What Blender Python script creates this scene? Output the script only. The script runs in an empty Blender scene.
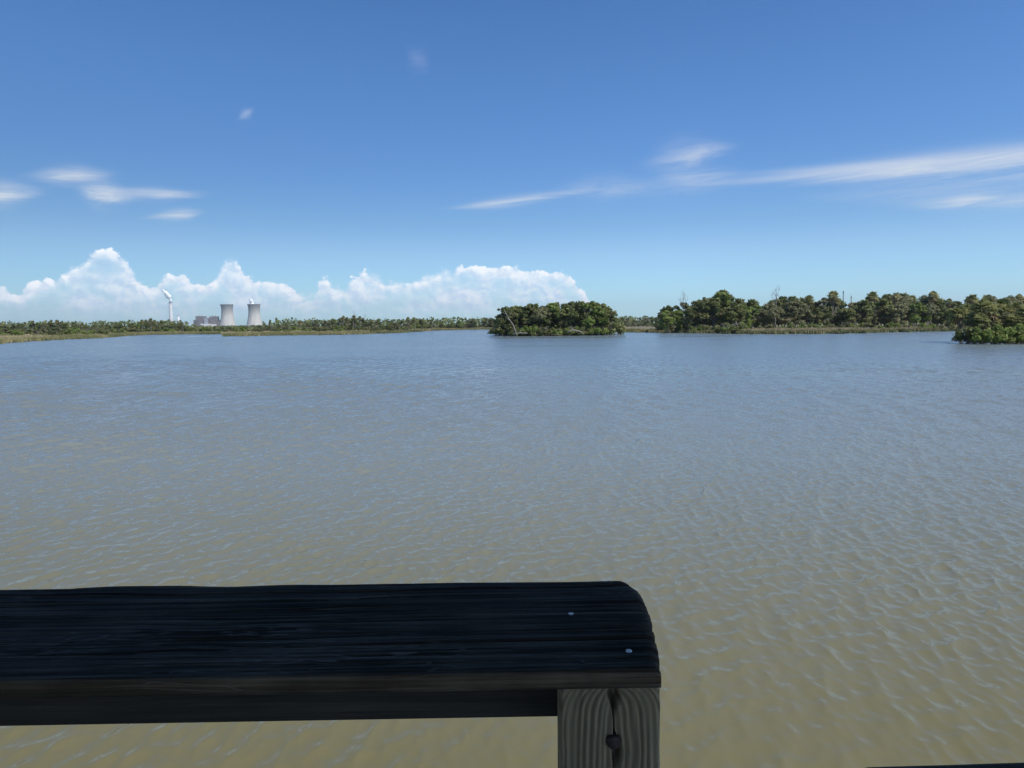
import bpy, bmesh, math, random
import numpy as np
from mathutils import Vector, Matrix

random.seed(7)
rng = np.random.default_rng(7)
SC = bpy.context.scene
COL = SC.collection

# ------------------------------------------------------------------ camera
F = 710.0                      # focal length in pixels of the 1024 wide picture
EYE = 3.3                      # eye above the water
PITCH = math.radians(4.83)
ROLL = math.radians(0.52)
cam_d = bpy.data.cameras.new('camera')
cam = bpy.data.objects.new('camera', cam_d)
COL.objects.link(cam)
cam_d.sensor_width = 36.0
cam_d.lens = F / 1024 * 36.0
cam_d.clip_start = 0.02
cam_d.clip_end = 40000
fw = Vector((0, math.cos(PITCH), -math.sin(PITCH)))
up0 = Vector((0, math.sin(PITCH), math.cos(PITCH)))
r0 = Vector((1, 0, 0))
rt = r0 * math.cos(ROLL) - up0 * math.sin(ROLL)
up = up0 * math.cos(ROLL) + r0 * math.sin(ROLL)
cam.matrix_world = Matrix(((rt.x, up.x, -fw.x, 0), (rt.y, up.y, -fw.y, 0), (rt.z, up.z, -fw.z, EYE), (0, 0, 0, 1)))
SC.camera = cam

def ray(px, py):
    return (fw + rt * ((px - 512) / F) - up * ((py - 384) / F)).normalized()

def on_z(px, py, z):
    d = ray(px, py)
    t = (z - EYE) / d.z
    return Vector((0, 0, EYE)) + d * t

def at_depth(px, py, y):
    d = ray(px, py)
    return Vector((0, 0, EYE)) + d * (y / d.y)

def hor(px):                   # row of the horizon at a column
    return 324.0 - (px - 512) * 0.0091

def gx(px, d):
    r = ray(px, hor(px))
    return r.x / r.y * d

def ztop(px, py, d):
    return EYE + (hor(px) - py) / F * d

# ------------------------------------------------------------------ sun, sky, exposure
SUN_EL, SUN_AZ = math.radians(51), math.radians(128)      # azimuth clockwise from the view direction
SUNV = Vector((math.sin(SUN_AZ) * math.cos(SUN_EL), math.cos(SUN_AZ) * math.cos(SUN_EL), math.sin(SUN_EL)))
sun_d = bpy.data.lights.new('sun', 'SUN')
sun_d.energy = 4.8
sun_d.angle = math.radians(0.53)
sun_d.color = (1.0, 0.955, 0.89)
sun = bpy.data.objects.new('sun', sun_d)
COL.objects.link(sun)
sun.rotation_euler = SUNV.to_track_quat('Z', 'Y').to_euler()
sun.location = (0, 0, 60)

SC.view_settings.view_transform = 'Standard'
SC.view_settings.look = 'None'
SC.view_settings.exposure = 0.0
SC.view_settings.gamma = 1.0
SC.view_settings.use_curve_mapping = False
SC.render.engine = 'CYCLES'
SC.cycles.max_bounces = 6
SC.cycles.volume_bounces = 0
SC.cycles.use_denoising = True
SC.cycles.use_adaptive_sampling = True
SC.cycles.adaptive_threshold = 0.025
SC.cycles.transparent_max_bounces = 16


class N:
    """small helper to write node maths as expressions"""
    def __init__(s, tree):
        s.t = tree

    def new(s, typ, **kw):
        n = s.t.nodes.new(typ)
        for k, v in kw.items():
            setattr(n, k, v)
        return n

    def put(s, sock, v):
        if v is None:
            return
        if hasattr(v, 'is_linked') or isinstance(v, bpy.types.NodeSocket):
            s.t.links.new(v, sock)
        else:
            sock.default_value = v

    def m(s, op, a, b=None, c=None, clamp=False):
        n = s.new('ShaderNodeMath', operation=op)
        n.use_clamp = clamp
        s.put(n.inputs[0], a)
        if b is not None:
            s.put(n.inputs[1], b)
        if c is not None:
            s.put(n.inputs[2], c)
        return n.outputs[0]

    def add(s, *a):
        r = a[0]
        for x in a[1:]:
            r = s.m('ADD', r, x)
        return r

    def sub(s, a, b): return s.m('SUBTRACT', a, b)
    def mul(s, a, b): return s.m('MULTIPLY', a, b)

    def smooth(s, v, lo, hi, a=0.0, b=1.0):
        n = s.new('ShaderNodeMapRange', interpolation_type='SMOOTHSTEP')
        s.put(n.inputs['Value'], v)
        s.put(n.inputs['From Min'], lo)
        s.put(n.inputs['From Max'], hi)
        s.put(n.inputs['To Min'], a)
        s.put(n.inputs['To Max'], b)
        return n.outputs[0]

    def xyz(s, x, y, z=0.0):
        n = s.new('ShaderNodeCombineXYZ')
        s.put(n.inputs[0], x); s.put(n.inputs[1], y); s.put(n.inputs[2], z)
        return n.outputs[0]

    def vm(s, op, a, b=None):
        n = s.new('ShaderNodeVectorMath', operation=op)
        s.put(n.inputs[0], a)
        if b is not None:
            s.put(n.inputs[1], b)
        return n.outputs[1] if op in ('DOT_PRODUCT', 'LENGTH') else n.outputs[0]

    def scale(s, v, k):
        n = s.new('ShaderNodeVectorMath', operation='SCALE')
        s.put(n.inputs[0], v); s.put(n.inputs['Scale'], k)
        return n.outputs[0]

    def noise(s, vec, scale, detail=4.0, rough=0.55, dist=0.0, lac=2.0, color=False, typ='FBM'):
        n = s.new('ShaderNodeTexNoise')
        n.noise_type = typ
        s.put(n.inputs['Vector'], vec)
        n.inputs['Scale'].default_value = scale
        n.inputs['Detail'].default_value = detail
        n.inputs['Roughness'].default_value = rough
        n.inputs['Lacunarity'].default_value = lac
        n.inputs['Distortion'].default_value = dist
        return n.outputs['Color'] if color else n.outputs['Fac']

    def mix(s, f, a, b):
        n = s.new('ShaderNodeMix', data_type='RGBA')
        s.put(n.inputs[0], f)
        s.put(n.inputs[6], a if not isinstance(a, tuple) else (*a, 1.0)[:4])
        s.put(n.inputs[7], b if not isinstance(b, tuple) else (*b, 1.0)[:4])
        return n.outputs[2]

    def ramp(s, f, stops):
        n = s.new('ShaderNodeValToRGB')
        s.put(n.inputs[0], f)
        e = n.color_ramp.elements
        while len(e) < len(stops):
            e.new(0.5)
        for el, (p, c) in zip(e, stops):
            el.position = p
            el.color = (*c, 1.0)
        return n.outputs[0]

    def curve(s, v, pts, lo, hi, vmax):
        """a float curve through pts over lo..hi, value 0..vmax"""
        t = s.m('DIVIDE', s.sub(v, lo), hi - lo, clamp=True)
        n = s.new('ShaderNodeFloatCurve')
        s.put(n.inputs['Value'], t)
        c = n.mapping.curves[0]
        P = [((a - lo) / (hi - lo), b / vmax) for a, b in pts]
        while len(c.points) < len(P):
            c.points.new(0.5, 0.5)
        for p, (a, b) in zip(c.points, P):
            p.location = (a, b)
            p.handle_type = 'AUTO_CLAMPED'
        n.mapping.update()
        return s.mul(n.outputs[0], vmax)


def ae(px, py):                # pixel of the photograph -> azimuth, elevation in degrees
    d = ray(px, py)
    return math.degrees(math.atan2(d.x, d.y)), math.degrees(math.asin(d.z))

world = bpy.data.worlds.new('World')
SC.world = world
world.use_nodes = True
wt = world.node_tree
wt.nodes.clear()
W = N(wt)
sky = W.new('ShaderNodeTexSky', sky_type='NISHITA')
sky.sun_disc = False
sky.sun_elevation = SUN_EL
sky.sun_rotation = SUN_AZ
sky.altitude = 0
sky.air_density = 1.0
sky.dust_density = 0.35
sky.ozone_density = 2.2
SKY_STRENGTH = 0.115

gen = W.new('ShaderNodeTexCoord').outputs['Generated']
sep = W.new('ShaderNodeSeparateXYZ')
wt.links.new(gen, sep.inputs[0])
dx, dy, dz = sep.outputs
AZ = W.m('MULTIPLY', W.m('ARCTAN2', dx, dy), 180 / math.pi)
EL = W.m('MULTIPLY', W.m('ARCSINE', dz), 180 / math.pi)
AE = W.xyz(AZ, EL, 0.0)

# --- cumulus bank low over the left horizon: top edge by azimuth
prof = [(-60, 288), (0, 281), (16, 292), (30, 281), (58, 276), (72, 266), (86, 257), (104, 247), (120, 252), (134, 268), (148, 283), (164, 275), (178, 272), (192, 278),
        (206, 283), (220, 266), (232, 257), (241, 266), (250, 276), (285, 280), (302, 292), (314, 290), (324, 277), (336, 284), (350, 277), (370, 270), (386, 280), (405, 282),
        (424, 274), (445, 267), (490, 265), (540, 268), (562, 272), (578, 284), (592, 302), (612, 322)]
pts = []
for x, y in prof:
    a, e = ae(x, y)
    pts.append((a, max(0.0, e)))
pts = [(-60, 1.5), (-50, 2.6)] + pts + [(20, 0)]
topel = W.add(W.curve(AZ, pts, -60, 20, 8.0), 0.28)
qs = W.xyz(AZ, W.mul(EL, 1.15), 0.0)
warp = W.noise(qs, 0.55, 2.0, 0.5, color=True)
qw = W.vm('ADD', qs, W.scale(W.vm('SUBTRACT', warp, (0.5, 0.5, 0.5)), 0.9))

def billow(vec):
    n1 = W.noise(vec, 0.75, 5.0, 0.62)
    v = W.new('ShaderNodeTexVoronoi', feature='SMOOTH_F1')
    W.put(v.inputs['Vector'], vec)
    v.inputs['Scale'].default_value = 1.05
    v.inputs['Smoothness'].default_value = 0.35
    v.inputs['Detail'].default_value = 3.0
    v.inputs['Roughness'].default_value = 0.55
    return W.add(W.mul(W.sub(n1, 0.5), 1.5), W.mul(W.sub(0.45, v.outputs['Distance']), 0.9))

b0 = billow(qw)
b1 = billow(W.vm('ADD', qw, (0.30, 0.34, 0.0)))
h_in = W.sub(topel, EL)                                        # degrees below the top edge
edge = W.add(h_in, W.mul(b0, 0.68))
soft = W.noise(AE, 0.16, 2.0, 0.5)
cum_a = W.smooth(edge, 0.0, W.add(0.15, W.mul(W.smooth(soft, 0.50, 0.64), 0.9)))
low = W.smooth(EL, 0.15, 2.1)                                  # the bank thins into the air near the horizon
cum_a = W.mul(cum_a, W.add(0.14, W.mul(low, 0.86)))
patch = W.smooth(W.add(W.noise(qw, 0.30, 3.0, 0.55), W.mul(W.smooth(h_in, 1.6, 0.1), 0.30)), 0.38, 0.64, 0.30, 1.0)
cum_a = W.mul(cum_a, patch)
lit = W.smooth(W.sub(b0, b1), -0.55, 0.55)
lit = W.m('MULTIPLY', W.add(W.mul(lit, 0.62), W.smooth(h_in, 2.4, 0.1, 0.10, 0.40)), 1.0, clamp=True)
cum_c = W.mix(lit, (0.50, 0.66, 0.85), (0.96, 1.0, 1.04))

# --- thin high streaks
az_fib = []
SKEW = W.sub(EL, W.mul(AZ, 0.045))
NZ1 = W.noise(W.xyz(W.mul(AZ, 0.14), W.mul(SKEW, 1.9), 3.7), 1.0, 6.0, 0.68, dist=0.6)
NZ2 = W.noise(W.xyz(W.mul(AZ, 0.34), W.mul(SKEW, 1.5), 9.1), 1.0, 6.0, 0.68, dist=0.6)
def streak(x0, y0, x1, y1, th, strength, fib=1.0, soft=1.0, seed=0.0, peak=None):
    """a brushed wisp from one sky point to another: soft lens times combed noise"""
    a0, e0 = ae(x0, y0); a1, e1 = ae(x1, y1)
    L = math.hypot(a1 - a0, e1 - e0) / 2
    ca, ce = (a0 + a1) / 2, (e0 + e1) / 2
    ux, uy = (a1 - a0) / (2 * L), (e1 - e0) / (2 * L)
    dA = W.sub(AZ, ca); dE = W.sub(EL, ce)
    s_ = W.add(W.mul(dA, ux), W.mul(dE, uy))
    t_ = W.sub(W.mul(dE, ux), W.mul(dA, uy))
    nz = NZ1 if fib < 1.4 else NZ2
    t_ = W.add(t_, W.mul(W.sub(nz, 0.5), 0.9 * th / 12.4))
    sn = W.m('DIVIDE', s_, L)
    if peak is not None:
        sn = W.m('DIVIDE', W.sub(sn, peak), W.add(1.0, W.mul(W.m('SIGN', W.sub(sn, peak)), -peak)))
    fs = W.smooth(W.m('ABSOLUTE', sn), 1.0, 0.05)
    w = th / 12.4
    tt = W.m('DIVIDE', t_, W.add(w * 0.25, W.mul(fs, w * 0.75)))
    ft = W.m('EXPONENT', W.mul(W.mul(tt, tt), -1.0))
    comb = W.smooth(nz, 0.30, 0.68, 1.0 - 0.75 * soft, 1.12)
    r = W.mul(W.mul(W.mul(fs, ft), comb), strength)
    az_fib.append(r)

streak(650, 186, 1330, 113, 8, 0.72, soft=0.55, peak=0.1, seed=1)
streak(760, 174, 1300, 152, 13, 0.30, peak=0.1, seed=11)
streak(640, 182, 760, 170, 8, 0.28, seed=2)
streak(628, 170, 735, 142, 13, 0.30, fib=3.0, seed=3)
streak(660, 160, 750, 143, 7, 0.30, fib=2.2, seed=4)
streak(428, 211, 640, 182, 4.2, 0.5, peak=-0.25, seed=5)
streak(540, 190, 670, 183, 10, 0.20, fib=2.5, seed=6)
streak(880, 206, 1260, 182, 6.5, 0.50, peak=-0.35, seed=7)
streak(930, 203, 1010, 197, 3.2, 0.6, peak=0, seed=17)
streak(770, 196, 1060, 188, 8, 0.16, seed=8)
streak(560, 194, 800, 174, 9, 0.15, fib=2.5, seed=31)
streak(690, 176, 1000, 152, 3, 0.22, soft=0.8, seed=33)
streak(110, 194, 230, 192, 2.5, 0.28, fib=2, seed=35)
streak(8, 177, 128, 173, 6.0, 0.72, seed=9)
streak(-60, 196, 56, 190, 7.5, 0.78, seed=10)
streak(70, 189, 150, 199, 9, 0.72, fib=1.5, peak=-0.3, seed=12)
streak(84, 190, 216, 197, 4.5, 0.6, seed=13)
streak(132, 219, 212, 211, 4, 0.7, peak=0.2, seed=14)
streak(236, 121, 256, 107, 3.2, 0.30, soft=0.4, seed=16)
streak(404, 44, 432, 74, 8, 0.13, seed=20)
cir = az_fib[0]
for a_ in az_fib[1:]:
    cir = W.sub(W.add(cir, a_), W.mul(cir, a_))
cir = W.m('MULTIPLY', cir, 1.0, clamp=True)

skyc = sky.outputs[0]
grade = W.mix(1.0, skyc, skyc)
mixn = grade.node
mixn.blend_type = 'MULTIPLY'
mixn.inputs[7].default_value = (1, 1, 1, 1)
SKY_TINT = W.ramp(W.m('MULTIPLY', EL, 1 / 30.0, clamp=True), [(0.0, (0.74, 1.22, 1.72)), (0.06, (0.75, 1.14, 1.56)), (0.187, (0.75, 1.00, 1.30)), (0.26, (0.63, 0.89, 1.18)), (0.33, (0.57, 0.855, 1.185)), (0.427, (0.53, 0.83, 1.20)), (0.62, (0.50, 0.83, 1.20)), (0.787, (0.46, 0.79, 1.17)), (1.0, (0.43, 0.75, 1.14))])
side = W.new('ShaderNodeMapRange'); W.put(side.inputs['Value'], AZ)
for k_, v_ in (('From Min', -40.0), ('From Max', 12.0), ('To Min', 0.69), ('To Max', 1.0)): side.inputs[k_].default_value = v_
sidef = W.add(side.outputs[0], W.mul(W.sub(1.0, side.outputs[0]), W.smooth(EL, 9.0, 22.0, 0.0, 0.62)))
TINT2 = W.scale(SKY_TINT, sidef)
wt.links.new(skyc, mixn.inputs[6]); wt.links.new(TINT2, mixn.inputs[7])
bg_sky = W.new('ShaderNodeBackground'); wt.links.new(grade, bg_sky.inputs[0]); bg_sky.inputs[1].default_value = SKY_STRENGTH
bg_cum = W.new('ShaderNodeBackground'); wt.links.new(cum_c, bg_cum.inputs[0]); bg_cum.inputs[1].default_value = 1.12
bg_cir = W.new('ShaderNodeBackground'); bg_cir.inputs[0].default_value = (0.88, 0.93, 1.0, 1); bg_cir.inputs[1].default_value = 0.85
ms1 = W.new('ShaderNodeMixShader'); wt.links.new(cum_a, ms1.inputs[0]); wt.links.new(bg_sky.outputs[0], ms1.inputs[1]); wt.links.new(bg_cum.outputs[0], ms1.inputs[2])
ms2 = W.new('ShaderNodeMixShader'); wt.links.new(cir, ms2.inputs[0]); wt.links.new(ms1.outputs[0], ms2.inputs[1]); wt.links.new(bg_cir.outputs[0], ms2.inputs[2])
wo = W.new('ShaderNodeOutputWorld'); wt.links.new(ms2.outputs[0], wo.inputs[0])
world.cycles.sampling_method = 'MANUAL'
world.cycles.sample_map_resolution = 512

# ------------------------------------------------------------------ helpers
def mat(name):
    m = bpy.data.materials.new(name)
    m.use_nodes = True
    t = m.node_tree
    return m, N(t), t.nodes['Principled BSDF'], t

def tag(o, label=None, cat=None, group=None, kind=None):
    if label: o['label'] = label
    if cat: o['category'] = cat
    if group: o['group'] = group
    if kind: o['kind'] = kind
    return o

def link(name, me, m=None, parent=None, smooth=False):
    o = bpy.data.objects.new(name, me)
    COL.objects.link(o)
    if m: me.materials.append(m)
    if parent: o.parent = parent
    if smooth:
        me.polygons.foreach_set('use_smooth', [True] * len(me.polygons))
    return o

def from_arrays(name, V, Fc):
    me = bpy.data.meshes.new(name)
    me.from_pydata([tuple(map(float, v)) for v in V], [], [tuple(map(int, f)) for f in Fc])
    me.update()
    return me

def empty(name, loc=(0, 0, 0), rz=0.0):
    o = bpy.data.objects.new(name, None)
    COL.objects.link(o)
    o.location = loc
    o.rotation_euler = (0, 0, rz)
    o.empty_display_size = 0.3
    return o

def copy_thing(src):
    c = src.copy(); COL.objects.link(c)
    for ch in list(src.children):
        k = ch.copy(); COL.objects.link(k); k.parent = c
        for g in list(ch.children):
            q = g.copy(); COL.objects.link(q); q.parent = k
    return c

class MB:
    def __init__(s): s.v = []; s.f = []
    def add(s, V, Fc):
        o = len(s.v)
        s.v += [tuple(v) for v in V]
        s.f += [tuple(i + o for i in f) for f in Fc]
    def tube(s, pts, rads, n=6, cap=True):
        pts = [Vector(p) for p in pts]
        V, Fc = [], []
        for i, p in enumerate(pts):
            d = (pts[min(i + 1, len(pts) - 1)] - pts[max(i - 1, 0)]).normalized()
            a = Vector((1, 0, 0)) if abs(d.x) < 0.8 else Vector((0, 1, 0))
            u = d.cross(a).normalized(); w = d.cross(u)
            for k in range(n):
                t = 2 * math.pi * k / n
                V.append(p + (u * math.cos(t) + w * math.sin(t)) * rads[i])
        for i in range(len(pts) - 1):
            for k in range(n):
                a, b = i * n + k, i * n + (k + 1) % n
                Fc.append((a, b, b + n, a + n))
        if cap:
            Fc.append(tuple(range(n - 1, -1, -1)))
            Fc.append(tuple(range((len(pts) - 1) * n, len(pts) * n)))
        s.add(V, Fc)
    def box(s, x0, x1, y0, y1, z0, z1):
        V = [(x, y, z) for z in (z0, z1) for y in (y0, y1) for x in (x0, x1)]
        s.add(V, [(0, 2, 3, 1), (4, 5, 7, 6), (0, 1, 5, 4), (2, 6, 7, 3), (0, 4, 6, 2), (1, 3, 7, 5)])
    def lathe(s, prof, n=32, cx=0, cy=0, cap=True):
        V, Fc = [], []
        for r, z in prof:
            for k in range(n):
                t = 2 * math.pi * k / n
                V.append((cx + r * math.cos(t), cy + r * math.sin(t), z))
        for i in range(len(prof) - 1):
            for k in range(n):
                a, b = i * n + k, i * n + (k + 1) % n
                Fc.append((a, b, b + n, a + n))
        if cap:
            Fc.append(tuple(range(n - 1, -1, -1)))
            Fc.append(tuple(range((len(prof) - 1) * n, len(prof) * n)))
        s.add(V, Fc)
    def build(s, name, m, parent=None, smooth=False):
        return link(name, from_arrays(name, s.v, s.f), m, parent, smooth)

def vnoise(x, y, seed=0):
    """value noise on numpy arrays, 0..1"""
    xi = np.floor(x).astype(np.int64); yi = np.floor(y).astype(np.int64)
    fx = x - xi; fy = y - yi
    fx = fx * fx * (3 - 2 * fx); fy = fy * fy * (3 - 2 * fy)
    def h(a, b):
        n = (a * 374761393 + b * 668265263 + seed * 974634777) & 0x7fffffff
        n = ((n ^ (n >> 13)) * 1274126177) & 0x7fffffff
        n = (n ^ (n >> 16)) & 0xffff
        return n / 65535.0
    return (h(xi, yi) * (1 - fx) + h(xi + 1, yi) * fx) * (1 - fy) + (h(xi, yi + 1) * (1 - fx) + h(xi + 1, yi + 1) * fx) * fy

# ------------------------------------------------------------------ water
wm, X, P, T = mat('turbid_bay_water')
pos = X.new('ShaderNodeNewGeometry').outputs['Position']
wob = X.noise(pos, 0.55, 2.0, 0.5, color=True)
wp = X.vm('ADD', pos, X.scale(X.vm('SUBTRACT', wob, (0.5, 0.5, 0.5)), 0.45))
wob2 = X.noise(pos, 3.2, 2.0, 0.5, color=True)
wp = X.vm('ADD', wp, X.scale(X.vm('SUBTRACT', wob2, (0.5, 0.5, 0.5)), 0.10))
R = random.Random(3)
slope = None
for n_, (lam, ang, amp) in enumerate([(0.60, 26, .45), (0.43, 3, .75), (0.36, -24, .70), (0.28, 14, .85), (0.24, -36, .80), (0.20, 40, .70), (0.31, 84, .55), (0.42, 58, .55)]):
    a = math.radians(ang)
    k = 2 * math.pi / lam
    ph = X.add(X.vm('DOT_PRODUCT', wp, (math.cos(a) * k, math.sin(a) * k, 0.0)), R.uniform(0, 6.28))
    sn = X.add(X.mul(X.m('SINE', ph), 0.5), 0.5)
    dh = X.mul(X.m('POWER', sn, 4.5 if lam < 0.6 else 1.5), X.m('COSINE', ph))        # slope of a wave with narrow crests and wide flat troughs
    amp_mod = X.noise(X.xyz(X.vm('DOT_PRODUCT', pos, (math.cos(a) / lam * 0.40, math.sin(a) / lam * 0.40, 0)),
                            X.vm('DOT_PRODUCT', pos, (-math.sin(a) / lam * 0.14, math.cos(a) / lam * 0.14, 0)), n_ * 7.3), 1.0, 1.0, 0.5)
    am = X.smooth(amp_mod, 0.36, 0.68, 0.15, 1.0)
    sl = X.scale((math.cos(a), math.sin(a), 0.0), X.mul(X.mul(dh, am), -amp * (0.80 if lam < 0.65 else 0.70)))
    slope = sl if slope is None else X.vm('ADD', slope, sl)
fine = X.noise(X.vm('MULTIPLY', wp, (1.0, 0.62, 1.0)), 13.0, 2.0, 0.6, color=True)
fine = X.vm('MULTIPLY', X.vm('SUBTRACT', fine, (0.5, 0.5, 0.5)), (0.42, 0.42, 0.0))
gust = X.noise(X.vm('MULTIPLY', pos, (0.010, 0.030, 0.0)), 1.0, 4.0, 0.6, dist=0.8)
band = X.noise(X.vm('MULTIPLY', pos, (0.0035, 0.028, 0.0)), 1.0, 3.0, 0.6, dist=0.4)
psep = X.new('ShaderNodeSeparateXYZ'); T.links.new(pos, psep.inputs[0])
deep = X.smooth(psep.outputs[1], 1.5, 19.0)                     # outwards from the pier: rougher, base colour greyed to stand in for mirrored sky
bst0 = X.mul(X.smooth(gust, 0.32, 0.68, 0.62, 1.3), X.smooth(band, 0.55, 0.64, 1.0, 0.35))
faraway = X.smooth(psep.outputs[1], 40.0, 98.0)                 # nearer than this the mesh itself carries the waves
slope = X.scale(slope, X.mul(X.mul(bst0, 1.7), faraway))
slope = X.vm('ADD', slope, X.scale(fine, X.mul(bst0, 0.80)))
slen = X.vm('LENGTH', slope)
slope = X.scale(slope, X.m('DIVIDE', 1.0, X.m('SQRT', X.add(1.0, X.mul(X.mul(slen, slen), 14.0)))))   # no ripple is steeper than about 20 degrees
gn = X.new('ShaderNodeNewGeometry').outputs['Normal']
nrm = X.vm('NORMALIZE', X.vm('ADD', slope, gn))
silt = X.noise(pos, 0.12, 4.0, 0.55)
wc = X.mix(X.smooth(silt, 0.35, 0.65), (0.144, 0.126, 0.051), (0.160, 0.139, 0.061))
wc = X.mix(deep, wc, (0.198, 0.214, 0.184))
wc = X.mix(X.smooth(psep.outputs[1], 14.0, 110.0), wc, (0.182, 0.234, 0.240))  # far water tinted blue in place of reflected sky
# silt scatters light inside the water, so its glow hardly follows the ripples; the surface on top mirrors by Fresnel
T.nodes.remove(P)
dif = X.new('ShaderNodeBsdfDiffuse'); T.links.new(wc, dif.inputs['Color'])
T.links.new(X.vm('NORMALIZE', X.vm('ADD', X.scale(nrm, 0.30), (0.0, 0.0, 0.70))), dif.inputs['Normal'])
glo = X.new('ShaderNodeBsdfGlossy'); T.links.new(nrm, glo.inputs['Normal'])
T.links.new(X.add(0.08, X.mul(X.mul(deep, X.smooth(band, 0.55, 0.64, 1.0, 0.3)), 0.13)), glo.inputs['Roughness'])
fre = X.new('ShaderNodeFresnel'); fre.inputs['IOR'].default_value = 1.36; T.links.new(nrm, fre.inputs['Normal'])
mxw = X.new('ShaderNodeMixShader'); T.links.new(fre.outputs[0], mxw.inputs[0]); T.links.new(dif.outputs[0], mxw.inputs[1]); T.links.new(glo.outputs[0], mxw.inputs[2])
T.links.new(mxw.outputs[0], T.nodes['Material Output'].inputs['Surface'])


def water_mesh():
    """one sheet to the horizon; within 100 m of the pier it carries real wind waves, finer where they are nearer"""
    r = np.random.default_rng(21)
    D0, D1, TW = 2.4, 105.0, 1.05
    nr, nc = 1120, 980
    d = D0 * (D1 / D0) ** np.linspace(0, 1, nr)
    t = np.linspace(-TW, TW, nc)
    Dg, Tg = np.meshgrid(d, t, indexing='ij')
    x = (Dg * Tg).ravel(); y = Dg.ravel().copy()
    n = 84
    lam = np.exp(r.normal(math.log(.23), .46, n)).clip(.085, .8)
    lam[-16:] = r.uniform(.55, 1.7, 16)                       # longer waves that build up in the open bay
    ang = np.where(r.random(n) < .82, r.normal(math.radians(-9), math.radians(25), n), r.uniform(-math.pi, math.pi, n))
    ang += np.where(r.random(n) < .5, math.pi, 0)
    k = 2 * math.pi / lam
    ph = r.uniform(0, 2 * math.pi, n)
    rms = .21
    w = r.uniform(.6, 1.3, n); w *= rms / math.sqrt((w[:-16] ** 2).sum() / 2)
    A = w / k
    wx = x + .35 * (vnoise(x * .35, y * .35, 5) - .5) + .10 * (vnoise(x * 1.1, y * 1.1, 6) - .5)
    wy = y + .35 * (vnoise(x * .35, y * .35, 7) - .5)
    spacing = np.maximum(y * math.log(D1 / D0) / nr, y * 2 * TW / nc)
    calm = .62 + .55 * vnoise(x * .16 + 7, y * .10, 11) + .25 * (vnoise(x * .6, y * .35, 12) - .5)
    grow = .80 + .45 * np.clip((y - 4) / 14, 0, 1)
    open_ = np.clip((y - 9) / 22, 0, 1)
    fade = np.clip((D1 - y) / 45, 0, 1) * np.clip((y - D0) / .8, 0, 1) * np.clip((TW - np.abs(x / y)) / .08, 0, 1)
    gain = calm * grow * fade
    h = np.zeros_like(x); ox = np.zeros_like(x); oy = np.zeros_like(x)
    for i in range(n):
        c, s_ = math.cos(ang[i]), math.sin(ang[i])
        p = k[i] * (wx * c + wy * s_) + ph[i]
        a = A[i] * gain * (open_ if i >= n - 16 else 1.0) * np.clip(lam[i] / (2.2 * spacing) - .6, 0, 1)      # drop waves finer than the mesh can hold
        sn = np.sin(p)
        h += a * np.cos(p)
        ox -= a * c * sn; oy -= a * s_ * sn
    co = np.stack([x + ox, y + oy, h], 1)
    quad = (np.arange(nr - 1)[:, None] * nc + np.arange(nc - 1)[None, :]).ravel()
    Fq = np.stack([quad, quad + 1, quad + nc + 1, quad + nc], 1)
    b = len(co)
    a0, a1 = D0 * TW, D1 * TW
    ext = np.array([(-9000, -600, 0), (9000, -600, 0), (9000, D0, 0), (a0, D0, 0), (-a0, D0, 0), (-9000, D0, 0),
                    (a1, D1, 0), (-a1, D1, 0), (9000, D1, 0), (-9000, D1, 0), (9000, 9000, 0), (-9000, 9000, 0)], dtype=float)
    polys = [(0, 1, 2, 3, 4, 5), (4, 7, 9, 5), (3, 2, 8, 6), (9, 7, 6, 8, 10, 11)]
    loops = np.concatenate([Fq.ravel()] + [np.array(p) + b for p in polys])
    sizes = np.concatenate([np.full(len(Fq), 4), [len(p) for p in polys]])
    me = bpy.data.meshes.new('water')
    co = np.concatenate([co, ext])
    me.vertices.add(len(co)); me.vertices.foreach_set('co', co.ravel().astype(np.float32))
    me.loops.add(len(loops)); me.loops.foreach_set('vertex_index', loops.astype(np.int32))
    me.polygons.add(len(sizes))
    me.polygons.foreach_set('loop_start', np.concatenate([[0], np.cumsum(sizes)[:-1]]).astype(np.int32))
    me.update(calc_edges=True); me.validate()
    return me
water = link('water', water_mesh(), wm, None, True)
tag(water, kind='structure')

# ------------------------------------------------------------------ ground: the far marsh and the woodland floor
gm, X, P, T = mat('marsh_soil')
pos = X.new('ShaderNodeNewGeometry').outputs['Position']
n1 = X.noise(pos, 0.05, 5.0, 0.6)
n2 = X.noise(pos, 0.8, 4.0, 0.6)
gc = X.ramp(X.add(X.mul(n1, 0.6), X.mul(n2, 0.4)), [(0.30, (0.060, 0.066, 0.028)), (0.48, (0.16, 0.140, 0.075)), (0.68, (0.24, 0.205, 0.125))])
zz = X.new('ShaderNodeSeparateXYZ'); T.links.new(pos, zz.inputs[0])
gc = X.mix(X.smooth(X.add(zz.outputs[2], X.mul(n2, .15)), .16, .32), (0.035, 0.030, 0.022), gc)
T.links.new(gc, P.inputs['Base Color'])
P.inputs['Roughness'].default_value = 0.95

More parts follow.
